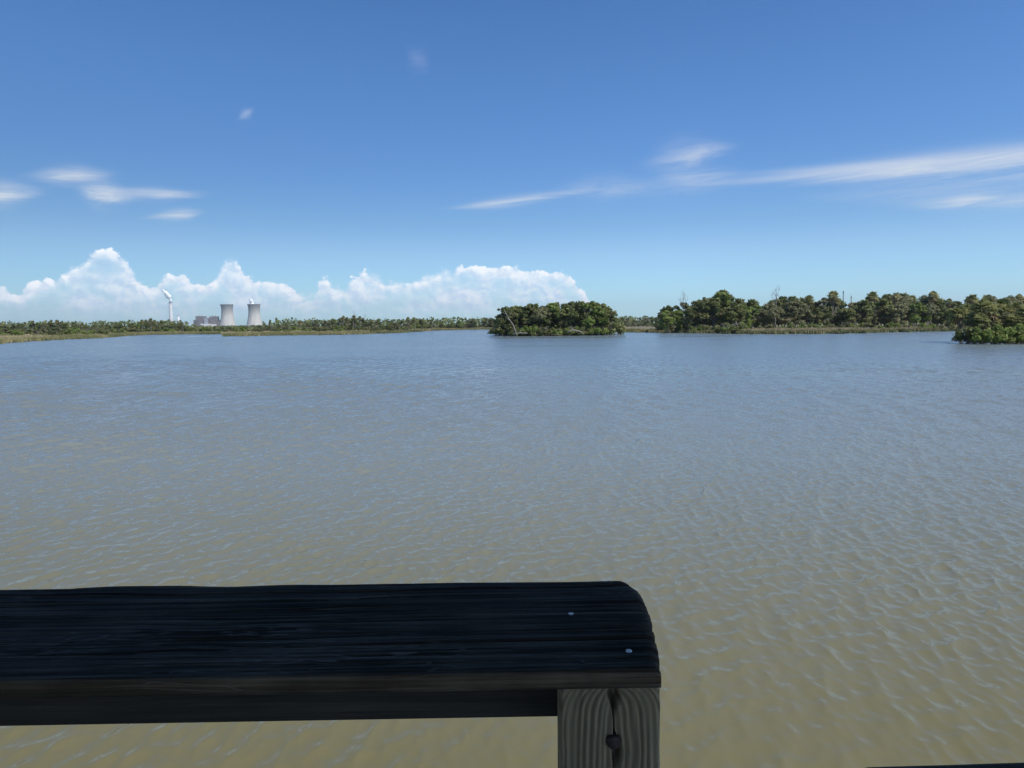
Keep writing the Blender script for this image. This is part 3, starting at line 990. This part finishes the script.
# ------------------------------------------------------------------ marsh grass
gr = bpy.data.materials.new('marsh_grass')
gr.use_nodes = True
T = gr.node_tree; X = N(T); P = T.nodes['Principled BSDF']
tone = X.new('ShaderNodeAttribute', attribute_name='tone').outputs['Fac']
T.links.new(X.ramp(tone, [(0.0, (0.075, 0.092, 0.028)), (0.4, (0.170, 0.170, 0.063)), (0.75, (0.285, 0.243, 0.120)), (1.0, (0.39, 0.32, 0.185))]), P.inputs['Base Color'])
P.inputs['Roughness'].default_value = .8
def marsh_grass():
    r = np.random.default_rng(5)
    V, Fc, tone = [], [], []
    n = 0
    while n < 52000:
        px = r.uniform(-150, 1100)
        if 505 < px < 600 and r.random() < .8: continue
        base = shore_d(px)
        depth = r.exponential(30 if px < 640 else 13)
        if depth > 130: continue
        d = base + .1 + depth
        x = gx(px, d)
        patch = vnoise(np.array([x * .09]), np.array([d * .05]), 9)[0]
        fine = vnoise(np.array([x * .5]), np.array([d * .3]), 2)[0]
        h_ = (.45 + .6 * patch + .25 * fine) * r.uniform(.7, 1.15) * (1.2 if px > 640 else 1.0)
        if depth < 4: h_ *= .75
        t = np.clip(.22 + depth / 13 + (patch - .5) * .7 + r.normal() * .12, 0, 1) if px > 640 else np.clip(.22 + depth / 90 + (patch - .5) * 1.0 + r.normal() * .12, 0, 1)
        z0 = .1 + min(.3, depth * .012)
        for b in range(3):
            w = r.uniform(.06, .16); a = r.uniform(0, 3.14)
            ox, oy = r.uniform(-.25, .25, 2)
            o = len(V)
            hh = h_ * r.uniform(.7, 1.1)
            V += [(x + ox - w * math.cos(a), d + oy - w * math.sin(a), z0 - .1), (x + ox + w * math.cos(a), d + oy + w * math.sin(a), z0 - .1), (x + ox + r.uniform(-.2, .2), d + oy, z0 + hh)]
            Fc.append((o, o + 1, o + 2)); tone.append(t)
        n += 1
    me = from_arrays('marsh_grass', V, Fc)
    at = me.attributes.new('tone', 'FLOAT', 'FACE'); at.data.foreach_set('value', np.array(tone, dtype=np.float32))
    tag(link('marsh_grass', me, gr), 'tan and green marsh grass along the far shores', 'grass', kind='stuff')
marsh_grass()

for kd_, roots in PROTO.items():                        # prototypes that nothing used
    for i_, r_ in enumerate(roots):
        if (kd_, i_) not in USED:
            for ch_ in list(r_.children): bpy.data.objects.remove(ch_)
            bpy.data.objects.remove(r_)

# ------------------------------------------------------------------ dead wood on the island
mb = MB()
p0 = at_depth(517, 334, 190); p1 = at_depth(504, 309, 193)
mb.tube([p0 - Vector((0, 0, .4)), p0.lerp(p1, .35) + Vector((.25, 0, 0)), p0.lerp(p1, .7) + Vector((-.1, 0, 0)), p1], [.15, .12, .09, .04], 7)
for t, dx_, dz_ in ((.55, -1.6, 1.0), (.7, 1.2, 1.3), (.8, -1.1, .4)):
    q = p0.lerp(p1, t)
    mb.tube([q, q + Vector((dx_ * .5, -.2, dz_ * .6)), q + Vector((dx_, -.1, dz_))], [.09, .06, .03], 5)
o = mb.build('leaning_dead_trunk', dw, None, True)
tag(o, 'bleached dead trunk leaning left at the left end of the round island', 'dead trunk')
mb = MB()
q = at_depth(515, 334.6, 189)
mb.tube([q + Vector((-.6, 0, .2)), q + Vector((1.2, 0, .45)), q + Vector((3.4, .2, .35))], [.15, .13, .07], 7)
mb.tube([q + Vector((1.0, 0, .4)), q + Vector((1.7, -.2, 1.1))], [.1, .04], 5)
tag(mb.build('driftwood_log', dw, None, True), 'long bleached driftwood log at the foot of the leaning dead trunk', 'driftwood')
mb = MB()
q = at_depth(572, 333, 190)
mb.tube([q + Vector((-1.3, 0, .1)), q + Vector((.2, 0, .8)), q + Vector((1.8, .1, .5)), q + Vector((2.9, 0, .05))], [.12, .2, .2, .1], 7)
mb.tube([q + Vector((.2, 0, .8)), q + Vector((.9, -.2, 1.7))], [.1, .04], 5)
tag(mb.build('driftwood_log', dw, None, True), 'bleached driftwood arched over the island waterline right of centre', 'driftwood')
for px in (737, 741):
    mb = MB()
    q = at_depth(px, 330, 205)
    mb.tube([q + Vector((0, 0, -2.0)), q + Vector((.2, 0, 1.0)), q + Vector((-.4, .1, 2.6))], [.16, .13, .06], 6)
    mb.tube([q + Vector((.15, 0, .6)), q + Vector((1.1, 0, 1.9))], [.09, .04], 5)
    tag(mb.build('dead_stump', dw, None, True), ('left' if px == 737 else 'right') + ' one of two pale dead stumps at the water edge before the right bank wood', 'stump')

# ------------------------------------------------------------------ power station on the horizon
DP = 4300.0
cm, X, P, T = mat('weathered_concrete')
pos = X.new('ShaderNodeTexCoord').outputs['Object']
n = X.noise(X.vm('MULTIPLY', pos, (.10, .10, .012)), 1.0, 4.0, .6)
sepz = X.new('ShaderNodeSeparateXYZ'); T.links.new(pos, sepz.inputs[0])
tone_mask = X.smooth(X.add(sepz.outputs[2], X.mul(X.sub(n, .5), 60)), 55, 140)  # concrete grows darker towards the top, edge broken by noise
cc = X.mix(X.smooth(n, .35, .65), (.45, .43, .385), (.58, .555, .49))
cc = X.mix(tone_mask, cc, (.17, .175, .165))
T.links.new(cc, P.inputs['Base Color']); P.inputs['Roughness'].default_value = .9
dk, X, P, T = mat('dark_opening'); P.inputs['Base Color'].default_value = (.06, .06, .06, 1)
brn, X, P, T = mat('brown_cladding'); pos = X.new('ShaderNodeTexCoord').outputs['Object']
T.links.new(X.mix(X.smooth(X.noise(X.vm('MULTIPLY', pos, (.05, .05, .12)), 1, 3, .6), .4, .6), (.12, .09, .08), (.23, .19, .17)), P.inputs['Base Color'])
whi, X, P, T = mat('white_cladding'); P.inputs['Base Color'].default_value = (.72, .72, .70, 1)
gry, X, P, T = mat('grey_steel_cladding'); P.inputs['Base Color'].default_value = (.33, .34, .36, 1)

def cooling_tower(px, label):
    root = empty('cooling_tower', (gx(px, DP), DP, 1.0))
    prof = []
    for i in range(25):
        z = 9 + 126 * i / 24
        zt = 98.0
        r = 33.0 * math.sqrt(1 + ((z - zt) / (86.0 if z < zt else 70.0)) ** 2)
        prof.append((r, z))
    inner = [(r - 1.2, z) for r, z in reversed(prof)]
    mb = MB()
    ring = prof + inner + [prof[0]]
    mb.lathe(ring, 64, cap=False)
    mb.build('shell', cm, root, True)
    m2 = MB()
    r0_ = prof[0][0]
    m2.lathe([(prof[-1][0] + 1.0, 132.0), (prof[-1][0] + 1.6, 135.4), (prof[-1][0] - .9, 135.4), (prof[-1][0] - .9, 132.0)], 64, cap=False)
    m2.build('rim', cm, root, True)
    m3 = MB()
    for k in range(36):
        t = 2 * math.pi * k / 36; t2 = t + math.pi / 36
        m3.tube([(math.cos(t) * (r0_ + 2.5), math.sin(t) * (r0_ + 2.5), -1), (math.cos(t2) * r0_, math.sin(t2) * r0_, 9.3)], [.8, .7], 5)
    m3.build('support_columns', cm, root)
    m4 = MB(); m4.lathe([(r0_ - 4, -1), (r0_ - 4, 7)], 40); m4.build('water_basin', dk, root)
    tag(root, label, 'cooling tower', 'cooling towers of the power station')
    return root
cooling_tower(227.8, 'left cooling tower, beside the brown power station block, without steam')
cooling_tower(254.8, 'right cooling tower, standing free with white steam above its rim')

root = empty('chimney', (gx(171.6, DP), DP, 1.0))
mb = MB(); mb.lathe([(13.5, 0), (10.8, 60), (8.6, 140), (8.2, 150)], 24); mb.build('shaft', whi, root, True)
mb = MB(); mb.lathe([(8.9, 145), (9.2, 153), (6.5, 153.2)], 24); mb.build('rim', dk, root, True)
tag(root, 'tall pale chimney with a white steam puff, left of the power station', 'chimney')
root = empty('lit_side_stack', (gx(174.2, DP), DP + 60, 1.0))  # extra stack, stands in for the sunlit right flank of the tall chimney
mb = MB(); mb.lathe([(7.0, 0), (6.2, 70)], 20); mb.build('shaft', whi, root, True)
mb = MB(); mb.lathe([(6.6, 68), (6.6, 71)], 20); mb.build('rim', dk, root, True)
tag(root, 'added pale stack standing in for the lit right side of the tall chimney', 'chimney')

root = empty('power_station', (gx(207, DP), DP, 1.0))
s = DP / F
def pb(name, m, x0, x1, zt, y0=-20, y1=30, zb=-1):
    mb = MB(); mb.box((x0 - 207) * s, (x1 - 207) * s, y0, y1, zb, zt); return mb.build(name, m, root)
pb('boiler_house', brn, 197.5, 204.8, 66)
pb('boiler_house', brn, 211.0, 217.5, 64)
pb('turbine_hall', brn, 194.8, 220.6, 44, -14, 46)
pb('annex', whi, 203.5, 212.2, 20, -42, -20.2)
pb('annex', whi, 213.6, 218.0, 18, -40, -20.2)
pb('conveyor_tower', gry, 206.2, 209.6, 57, -24, 18)
mb = MB()
for k in range(6):
    x = (199 + k * 3.6 - 207) * s
    mb.box(x - 5, x + 5, -14.6, -14.1, 24, 33)
mb.build('louvre_band', dk, root)
mb = MB()
for x, z in ((199.5, 66), (202, 66), (213, 64), (215.6, 64)):
    mb.lathe([(2.2, z - .5), (2.0, z + 9)], 10, (x - 207) * s, 0)
mb.build('roof_vents', gry, root)
tag(root, 'brown and white power station block left of the cooling towers', 'power station')

st, X, P, T = mat('white_steam')
P.inputs['Base Color'].default_value = (.93, .94, .95, 1); P.inputs['Roughness'].default_value = 1.0
P.inputs['Specular IOR Level'].default_value = 0.0
pos = X.new('ShaderNodeNewGeometry').outputs['Position']
T.links.new(X.smooth(X.noise(pos, .06, 4.0, .6), .30, .62, .25, 1.0), P.inputs['Alpha'])
def plume(path, label, seed):
    R = random.Random(seed)
    bm = bmesh.new()
    for i in range(len(path) - 1):
        (x0, y0, r0_), (x1, y1, r1_) = path[i], path[i + 1]
        for k in range(7):
            t = k / 7
            p = at_depth(x0 + (x1 - x0) * t, y0 + (y1 - y0) * t, DP + R.uniform(-8, 8))
            r = (r0_ + (r1_ - r0_) * t) * s * R.uniform(.65, .95)
            p = p + Vector((R.gauss(0, .16), R.gauss(0, .2), R.gauss(0, .16))) * r
            bmesh.ops.create_icosphere(bm, subdivisions=2, radius=r * R.uniform(.7, 1), matrix=Matrix.Translation(p))
    me = bpy.data.meshes.new('steam_plume'); bm.to_mesh(me); bm.free()
    o = link('steam_plume', me, st, None, True)
    rm = o.modifiers.new('remesh', 'REMESH'); rm.mode = 'VOXEL'; rm.voxel_size = 2.0; rm.use_smooth_shade = True
    tx = bpy.data.textures.new('puff', 'CLOUDS'); tx.noise_scale = 9; tx.noise_depth = 3
    dm = o.modifiers.new('puff', 'DISPLACE'); dm.texture = tx; dm.strength = 4; dm.mid_level = .5; dm.texture_coords = 'GLOBAL'
    tag(o, label, 'steam')
plume([(171, 302.5, .9), (170.3, 299, 1.7), (168.5, 296, 2.6), (165.8, 292.8, 2.5), (163, 290.2, 1.4), (161.8, 289.4, .7)], 'white steam puff drifting left from the tall chimney top', 1)
plume([(253.2, 306.5, 3.0), (252.6, 303.5, 2.5), (251, 300.5, 1.6), (249.8, 298.4, .7)], 'white steam rising from the right cooling tower rim', 2)

def pole(px, ty, d, label):
    mb = MB(); zt = ztop(px, ty, d)
    x = gx(px, d)
    mb.tube([(x, d, 0), (x, d, zt)], [.24, .15], 8)
    mb.box(x - .35, x + .35, d - .08, d + .08, zt - .9, zt - .72)
    tag(mb.build('utility_pole', bk), label, 'pole', 'utility poles behind the right bank wood')
pole(842.5, 291, 290, 'taller thin utility pole behind the right bank wood, left one')
pole(850.5, 296, 310, 'shorter thin utility pole behind the right bank wood, right one')

# ------------------------------------------------------------------ pier railing
def wood_mat(name, c0, c1, c2, vert=False, spec=.35, rough=.62, streaks=None):
    m, X, P, T = mat(name)
    pos = X.new('ShaderNodeTexCoord').outputs['Object']
    sc = (60, 60, 2.4) if vert else (2.4, 130, 130)
    g = X.noise(X.vm('MULTIPLY', pos, sc), 1.0, 5.0, .65, dist=.5)
    g2 = X.noise(X.vm('MULTIPLY', pos, tuple(v * 3.5 for v in sc)), 1.0, 3.0, .6)
    blot = X.noise(pos, 7.0, 4.0, .6)
    c = X.ramp(X.add(X.mul(g, .5), X.mul(g2, .25), X.mul(blot, .35)), [(.36, c0), (.54, c1), (.74, c2)])
    if streaks:                                         # bleached fibres standing proud of the dark wood
        wv = X.vm('ADD', pos, X.scale(X.vm('SUBTRACT', X.noise(pos, 5.0, 3.0, .6, color=True), (.5, .5, .5)), .022))
        f1 = X.noise(X.vm('MULTIPLY', wv, (1.6, 110, 110)), 1.0, 2.0, .6)
        line = X.smooth(X.m('ABSOLUTE', X.sub(f1, .5)), .022, .0)
        patch = X.smooth(X.noise(X.vm('MULTIPLY', pos, (3.0, 9.0, 9.0)), 1.0, 3.0, .6), .42, .66)
        c = X.mix(X.mul(X.mul(line, patch), .85), c, streaks)
        tone_mask = X.smooth(X.noise(X.vm('MULTIPLY', pos, (5.0, 16.0, 16.0)), 1.0, 4.0, .65), .60, .70)  # brown stained patches
        c = X.mix(X.mul(tone_mask, .5), c, (.060, .042, .028))
    if vert:
        gv = X.new('ShaderNodeAttribute', attribute_name='groove').outputs['Fac']
        c = X.mix(X.mul(gv, .50), c, (.022, .021, .017))
    T.links.new(c, P.inputs['Base Color'])
    P.inputs['Roughness'].default_value = rough
    P.inputs['Specular IOR Level'].default_value = spec
    b = X.new('ShaderNodeBump'); b.inputs['Strength'].default_value = .55; b.inputs['Distance'].default_value = .0025
    T.links.new(X.add(g, X.mul(g2, .6)), b.inputs['Height']); T.links.new(b.outputs[0], P.inputs['Normal'])
    return m
M_CAP = wood_mat('dark_weathered_board', (.015, .0110, .0070), (.046, .0345, .0225), (.150, .122, .086), spec=.08, rough=.7, streaks=(.17, .155, .13))
M_POST = wood_mat('grey_weathered_post', (.115, .096, .059), (.245, .208, .132), (.39, .335, .22), vert=True, spec=.2, rough=.8)
M_RAIL = wood_mat('dark_rail_board', (.014, .013, .011), (.030, .028, .023), (.06, .055, .045), spec=.2, rough=.8)
nl, X, P, T = mat('galvanised_nail'); P.inputs['Base Color'].default_value = (.85, .82, .76, 1); P.inputs['Metallic'].default_value = 0; P.inputs['Roughness'].default_value = .5
rb, X, P, T = mat('rusty_bolt'); pos = X.new('ShaderNodeTexCoord').outputs['Object']
T.links.new(X.ramp(X.noise(pos, 160, 4, .6), [(.35, (.018, .014, .013)), (.7, (.075, .055, .05))]), P.inputs['Base Color']); P.inputs['Roughness'].default_value = .75; P.inputs['Metallic'].default_value = .3

CAPZ = EYE - 0.29
CT = 0.0145
nr = on_z(661, 671, CAPZ); fr = on_z(650, 578.5, CAPZ); fl = on_z(0, 588.0, CAPZ); nlf = on_z(0, 681, CAPZ)
YAW = math.atan2(fr.y - fl.y, fr.x - fl.x)
ORG = Vector((nr.x, nr.y, 0))
def to_local(v):
    c, s_ = math.cos(-YAW), math.sin(-YAW)
    d = v - ORG
    return Vector((d.x * c - d.y * s_, d.x * s_ + d.y * c, v.z))
CW = to_local(fr).y
print('CAP width', CW, 'yaw', math.degrees(YAW), 'org', ORG, 'near-left local', to_local(nlf), 'fl', to_local(fl), to_local(fr))

END = [to_local(on_z(x, y, CAPZ)) for x, y in ((661.5, 671), (660, 655), (655.5, 632), (652, 618), (648, 605), (643.5, 595), (638, 587), (628, 580.0))]
for p in END: p.z = 0
print('END', [tuple(round(c, 4) for c in p) for p in END])
def cap_mesh(name, length, width, thick, seed, nx=560, ny=230, x_end=0.0, worn=True):
    """board along -x from x=0, top at z=0, weathered top with grooves and cracks as real relief"""
    xs = x_end - length * (1 - np.linspace(0, 1, nx) ** 0.8)
    xs = np.sort(xs)
    ys = np.linspace(0, width, ny)
    Xg, Yg = np.meshgrid(xs, ys, indexing='ij')
    flow = Yg + .006 * np.sin(Xg * 3.1 + seed) + .004 * (vnoise(Xg * 5, Yg * 12, seed) - .5) * 2
    # knots bend the grain
    for kx, ky, kr in ((-.42, .075, .022), (-.93, .10, .018), (-.30, .16, .012)):
        dd2 = ((Xg - kx) / 2.6) ** 2 + (Yg - ky) ** 2
        flow = flow + (Yg - ky) * .9 * np.exp(-dd2 / (kr * kr))
    z = np.zeros_like(Xg)
    flow = flow + .006 * (vnoise(Xg * 2.6, Yg * 9, seed + 11) - .5) + .0022 * (vnoise(Xg * 11, Yg * 30, seed + 12) - .5)
    z += .0010 * (vnoise(Xg * 5, flow * 560, seed + 1) - .5)
    z += .0012 * (vnoise(Xg * 3, flow * 330, seed + 2) - .5)
    z += .0010 * (vnoise(Xg * 6, flow * 150, seed + 3) - .5) * (.4 + vnoise(Xg * 2, Yg * 14, seed + 14))
    z -= .0022 * np.clip(vnoise(Xg * 3.2, flow * 240, seed + 15) - .80, 0, 1) / .2
    for c0, dep, wdt, a, b in ((width * .93, .005, .0016, -9, 9), (width * .62, .0009, .0012, -.9, -.1), (width * .38, .0011, .0012, -.75, .05), (width * .24, .0013, .0014, -1.4, -.35), (width * .18, .0010, .0012, -.5, 0.1), (width * .78, .0009, .001, -1.2, -.5)):
        line = c0 + .004 * np.sin(Xg * 4 + c0 * 90) + .0035 * (vnoise(Xg * 12, Xg * 0 + c0 * 50, seed + 5) - .5)
        m_ = np.clip((Xg - a) / .12, 0, 1) * np.clip((b - Xg) / .12, 0, 1)
        z -= dep * np.exp(-((flow - line) / wdt) ** 2) * m_
    # rounded arrises
    rr = .0045
    for t in (Yg, width - Yg):
        u = np.clip(1 - t / rr, 0, 1)
        z -= rr * (1 - np.sqrt(np.maximum(0, 1 - u * u))) * .9
    # ragged far edge
    Ye = Yg + (Yg / width) ** 8 * .004 * (vnoise(Xg * 16, Xg * 0, seed + 8) - .5) * 2
    # worn right end: the far corner is rounded off
    if worn:
        endx = np.interp(Yg, [p.y for p in END], [p.x for p in END]) - .0016 * vnoise(Yg * 90, Yg * 0, seed + 9)
    else:
        endx = -.003 * vnoise(Yg * 60, Yg * 0, seed + 9)
    k = np.clip(1 - (x_end - Xg) / .25, 0, 1)
    Xe = Xg + endx * k
    z -= .004 * np.clip(1 - (x_end - Xg) / .010, 0, 1) ** 2
    V = [(Xe[i, j], Ye[i, j], z[i, j]) for i in range(nx) for j in range(ny)]
    Fc = [(i * ny + j, (i + 1) * ny + j, (i + 1) * ny + j + 1, i * ny + j + 1) for i in range(nx - 1) for j in range(ny - 1)]
    # skirts and bottom
    peri = [(i, 0) for i in range(nx)] + [(nx - 1, j) for j in range(1, ny)] + [(i, ny - 1) for i in range(nx - 2, -1, -1)] + [(0, j) for j in range(ny - 2, 0, -1)]
    o = len(V)
    mids = []
    for (i, j) in peri:
        x, y = Xe[i, j], Ye[i, j]
        V.append((x, y, -thick * .55 + .0008 * math.sin(x * 90)))
    o2 = len(V)
    for (i, j) in peri:
        x, y = Xe[i, j], Ye[i, j]
        V.append((x, y, -thick))
    L = len(peri)
    for q in range(L):
        a, b = peri[q], peri[(q + 1) % L]
        Fc.append((b[0] * ny + b[1], a[0] * ny + a[1], o + q, o + (q + 1) % L))
        Fc.append((o + (q + 1) % L, o + q, o2 + q, o2 + (q + 1) % L))
    Fc.append(tuple(o2 + q for q in range(L)))
    return from_arrays(name, V, Fc)

def box_mesh(name, x0, x1, y0, y1, z0, z1, bev=.002):
    bm = bmesh.new()
    bmesh.ops.create_cube(bm, size=1)
    for v in bm.verts:
        v.co = Vector(((x0 + x1) / 2 + v.co.x * (x1 - x0), (y0 + y1) / 2 + v.co.y * (y1 - y0), (z0 + z1) / 2 + v.co.z * (z1 - z0)))
    bmesh.ops.bevel(bm, geom=bm.edges[:], offset=bev, segments=2, affect='EDGES')
    me = bpy.data.meshes.new(name); bm.to_mesh(me); bm.free()
    return me

def post_mesh(name, w, dep, ztop_, zbot, seed, crack=True):
    """square post, front face (y=0 side) with ring-grain relief and a drying split; x centred"""
    nx, nz = 110, 190
    xs = np.linspace(-w / 2, w / 2, nx)
    zf = ztop_ - (np.linspace(0, 1, nz) ** 1.6) * (ztop_ - zbot)
    Xg, Zg = np.meshgrid(xs, zf, indexing='ij')
    t = ztop_ - Zg
    side = Xg > .0015
    u = np.where(side, np.abs(Xg - .0015) * .85 + .018 * np.exp(-t / .010), np.abs(Xg - .0015) + .018 * np.exp(-t / .010) + .2)
    wob_ = .0030 * (vnoise(Zg * 16, Xg * 50, seed) - .5) + .0016 * (vnoise(Zg * 45, Xg * 90, seed + 1) - .5)
    g = np.sin((u + wob_) * 2 * math.pi / .0054 + 2.2 * (vnoise(Zg * 3, u * 150, seed + 2) - .5))
    gdepth = .45 + .8 * vnoise(Zg * 9, Xg * 60, seed + 6)
    y = -.0010 * g * gdepth - .0009 * (vnoise(Zg * 6, (u + wob_) * 420, seed + 3) - .5) * 2
    y = y + .0012 * (vnoise(Zg * 20, Xg * 40, seed + 4) - .5)
    if crack:
        cx = .0012 + .0025 * (vnoise(Zg * 18, Zg * 0, seed + 7) - .5)
        wd = .0006 + .0042 * np.exp(-((t - .012) / .009) ** 2) + .0036 * np.exp(-((t - .062) / .011) ** 2)
        cx = cx + .0030 * np.exp(-((t - .064) / .012) ** 2) + .0012 * np.exp(-((t - .016) / .008) ** 2)
        y = y + .016 * np.exp(-((Xg - cx) / wd) ** 4)
    rr = .005
    for e in (Xg + w / 2, w / 2 - Xg):
        q = np.clip(1 - e / rr, 0, 1)
        y = y + rr * (1 - np.sqrt(np.maximum(0, 1 - q * q)))
    V = [(Xg[i, j] + .0007 * (vnoise(np.array([Zg[i, j] * 60]), np.array([float(i > nx / 2)]), seed)[0] - .5) * 2 * (abs(Xg[i, j]) > w * .45), y[i, j], Zg[i, j]) for i in range(nx) for j in range(nz)]
    nfront = nx * nz
    Fc = [(i * nz + j, i * nz + j + 1, (i + 1) * nz + j + 1, (i + 1) * nz + j) for i in range(nx - 1) for j in range(nz - 1)]
    peri = [(i, 0) for i in range(nx)] + [(nx - 1, j) for j in range(1, nz)] + [(i, nz - 1) for i in range(nx - 2, -1, -1)] + [(0, j) for j in range(nz - 2, 0, -1)]
    o = len(V)
    for i, j in peri: V.append((Xg[i, j], dep, Zg[i, j]))
    L = len(peri)
    for q in range(L):
        a, b = peri[q], peri[(q + 1) % L]
        Fc.append((a[0] * nz + a[1], b[0] * nz + b[1], o + (q + 1) % L, o + q))
    Fc.append(tuple(o + q for q in range(L - 1, -1, -1)))
    me = from_arrays(name, V, Fc)
    at = me.attributes.new('groove', 'FLOAT', 'POINT')
    gv = np.zeros(len(V), dtype=np.float32)
    gv[:nfront] = np.clip(.5 - .62 * g * gdepth, 0, 1).ravel()
    at.data.foreach_set('value', gv)
    return me

def disc_head(name, r, hgt, m, parent, loc, dome=.4, rot=(0, 0, 0), n=20):
    mb = MB()
    prof = [(r, -hgt), (r, 0)] + [(r * math.cos(a), hgt * dome * math.sin(a)) for a in (.35, .7, 1.05, 1.35)]
    mb.lathe(prof, n)
    o = mb.build(name, m, parent, True)
    o.location = loc; o.rotation_euler = rot
    return o

rail = empty('wooden_railing', (ORG.x, ORG.y, 0), YAW)
cap = link('cap_board', cap_mesh('cap_board', 2.4, CW, CT, 3), M_CAP, rail, True)
cap.location = (0, 0, CAPZ)
for px, py in ((571, 614), (629, 651), (582, 662)):
    p = to_local(on_z(px, py, CAPZ))
    disc_head('nail_head', .0028 if px != 582 else .0026, .0012, nl if px != 582 else rb, cap, (p.x, p.y, .0004))
# the post under the right end, its front face set back a little under the cap
PW = .089
fl_ = to_local(at_depth(560.8, 700, ORG.y + .012)); fr_ = to_local(at_depth(661, 700, ORG.y + .012))
print('post', fl_, fr_)
PW = fr_.x - fl_.x
pcx = (fl_.x + fr_.x) / 2
post = link('post', post_mesh('post', PW, .040, CAPZ - CT - .001, 1.75, 5), M_POST, rail, True)
post.location = (pcx, .010, 0)
pb_ = to_local(at_depth(613, 739, ORG.y + .012))
bolt = disc_head('bolt', .0062, .004, rb, post, (pb_.x - pcx, -.002, pb_.z), .9, (math.pi / 2, 0, 0))
post2 = link('post', post_mesh('post', PW, .040, CAPZ - CT - .001, 1.75, 9, False), M_POST, rail, True)
post2.location = (pcx - 1.75, .010, 0)
zb = on_z(300, 716, 0)
yb = ORG.y + .010 + .040
zr = at_depth(300, 716.3, yb + .006).z
print('rail bottom', zr, 'cap bottom', CAPZ - CT)
brd = link('rail_board', box_mesh('rail_board', -2.4, pcx + PW / 2 - .004, .010 + .0415, .010 + .079, zr, CAPZ - CT - .0015), M_RAIL, rail, False)
tag(rail, 'dark weathered wooden railing with cap board, split post and rusty bolt', 'railing', 'railings of the pier')

# the lower railing that starts at the lower right corner
LZ = EYE - 0.50
a_ = on_z(856, 765.6, LZ); b_ = on_z(1024, 761.0, LZ)
yaw2 = math.atan2(b_.y - a_.y, b_.x - a_.x)
low_r = empty('wooden_railing', (a_.x, a_.y, 0), yaw2)
cm2 = cap_mesh('cap_board', 1.6, .20, .030, 17, 260, 80, worn=False)
for v in cm2.vertices:                               # runs to the right from its left end
    v.co.x, v.co.y = -v.co.x, -v.co.y
c2 = link('cap_board', cm2, M_CAP, low_r, True); c2.location = (0, 0, LZ)
p2 = link('post', post_mesh('post', .089, .089, LZ - .031, 1.75, 21, False), M_POST, low_r, True); p2.location = (.30, -.125, 0)
p3 = link('post', post_mesh('post', .089, .089, LZ - .031, 1.75, 25, False), M_POST, low_r, True); p3.location = (1.45, -.125, 0)
tag(low_r, 'corner of a lower dark railing board at the bottom right', 'railing', 'railings of the pier')

# the pier itself: planked deck and the roof over it that shades the railing
M_DECK = wood_mat('grey_deck_plank', (.09, .085, .075), (.16, .152, .135), (.26, .25, .225), spec=.2, rough=.85)
rfm, X, P, T = mat('roof_boarding'); pos = X.new('ShaderNodeTexCoord').outputs['Object']
T.links.new(X.ramp(X.noise(X.vm('MULTIPLY', pos, (2, 30, 2)), 1, 4, .6), [(.3, (.035, .03, .025)), (.7, (.075, .065, .055))]), P.inputs['Base Color']); P.inputs['Roughness'].default_value = .85
shel = empty('pier_shelter', (0, -0.9, 2.0))
mb = MB()
for k in range(24):
    y = -2.6 + k * .146
    mb.box(-3.2, 3.2, y, y + .14, -.036, 0)
mb.build('deck', M_DECK, shel)
mb = MB()
for x in (-2.9, 0, 2.9):
    mb.box(x - .045, x + .045, -2.6, .88, -.24, -.038)
mb.build('deck_joists', M_RAIL, shel)
mb = MB()
rx, ry0, ry1, zr_, ze = 3.4, -1.75, 2.25, 3.5, 2.75
ym = (ry0 + ry1) / 2
V = [(-rx, ry0, ze), (rx, ry0, ze), (rx, ym, zr_), (-rx, ym, zr_), (-rx, ry1, ze), (rx, ry1, ze)]
V2 = [(x, y, z - .05) for x, y, z in V]
mb.add(V + V2, [(0, 1, 2, 3), (3, 2, 5, 4), (9, 8, 7, 6), (10, 11, 8, 9), (0, 6, 7, 1), (4, 5, 11, 10), (1, 7, 8, 2), (2, 8, 11, 5), (0, 3, 9, 6), (3, 4, 10, 9)])
mb.build('roof', rfm, shel)
for x in (-2.95, 2.95):
    for y in (-1.45, .70):
        mb = MB(); mb.box(x - .07, x + .07, y - .07, y + .07, -2.4, ze + (.10 if y < 0 else .33)); mb.build('post', M_POST, shel)
tag(shel, 'timber roof and planked deck of the pier, just out of the picture overhead', 'pier')

# ------------------------------------------------------------------ haze
hz = bpy.data.materials.new('sea_air')
hz.use_nodes = True
T = hz.node_tree; T.nodes.clear(); X = N(T)
pv = X.new('ShaderNodeVolumePrincipled')
pv.inputs['Color'].default_value = (.80, .90, 1.0, 1)
pv.inputs['Density'].default_value = 7.0e-5
pv.inputs['Anisotropy'].default_value = 0.15
oo = X.new('ShaderNodeOutputMaterial'); T.links.new(pv.outputs[0], oo.inputs['Volume'])
mb = MB(); mb.box(-9400, 9400, -1000, 9400, -1.6, 260)
hazeo = mb.build('haze', hz)
tag(hazeo, 'thin bluish sea air over the bay', 'haze', kind='stuff')
print('things', len(PLACED))
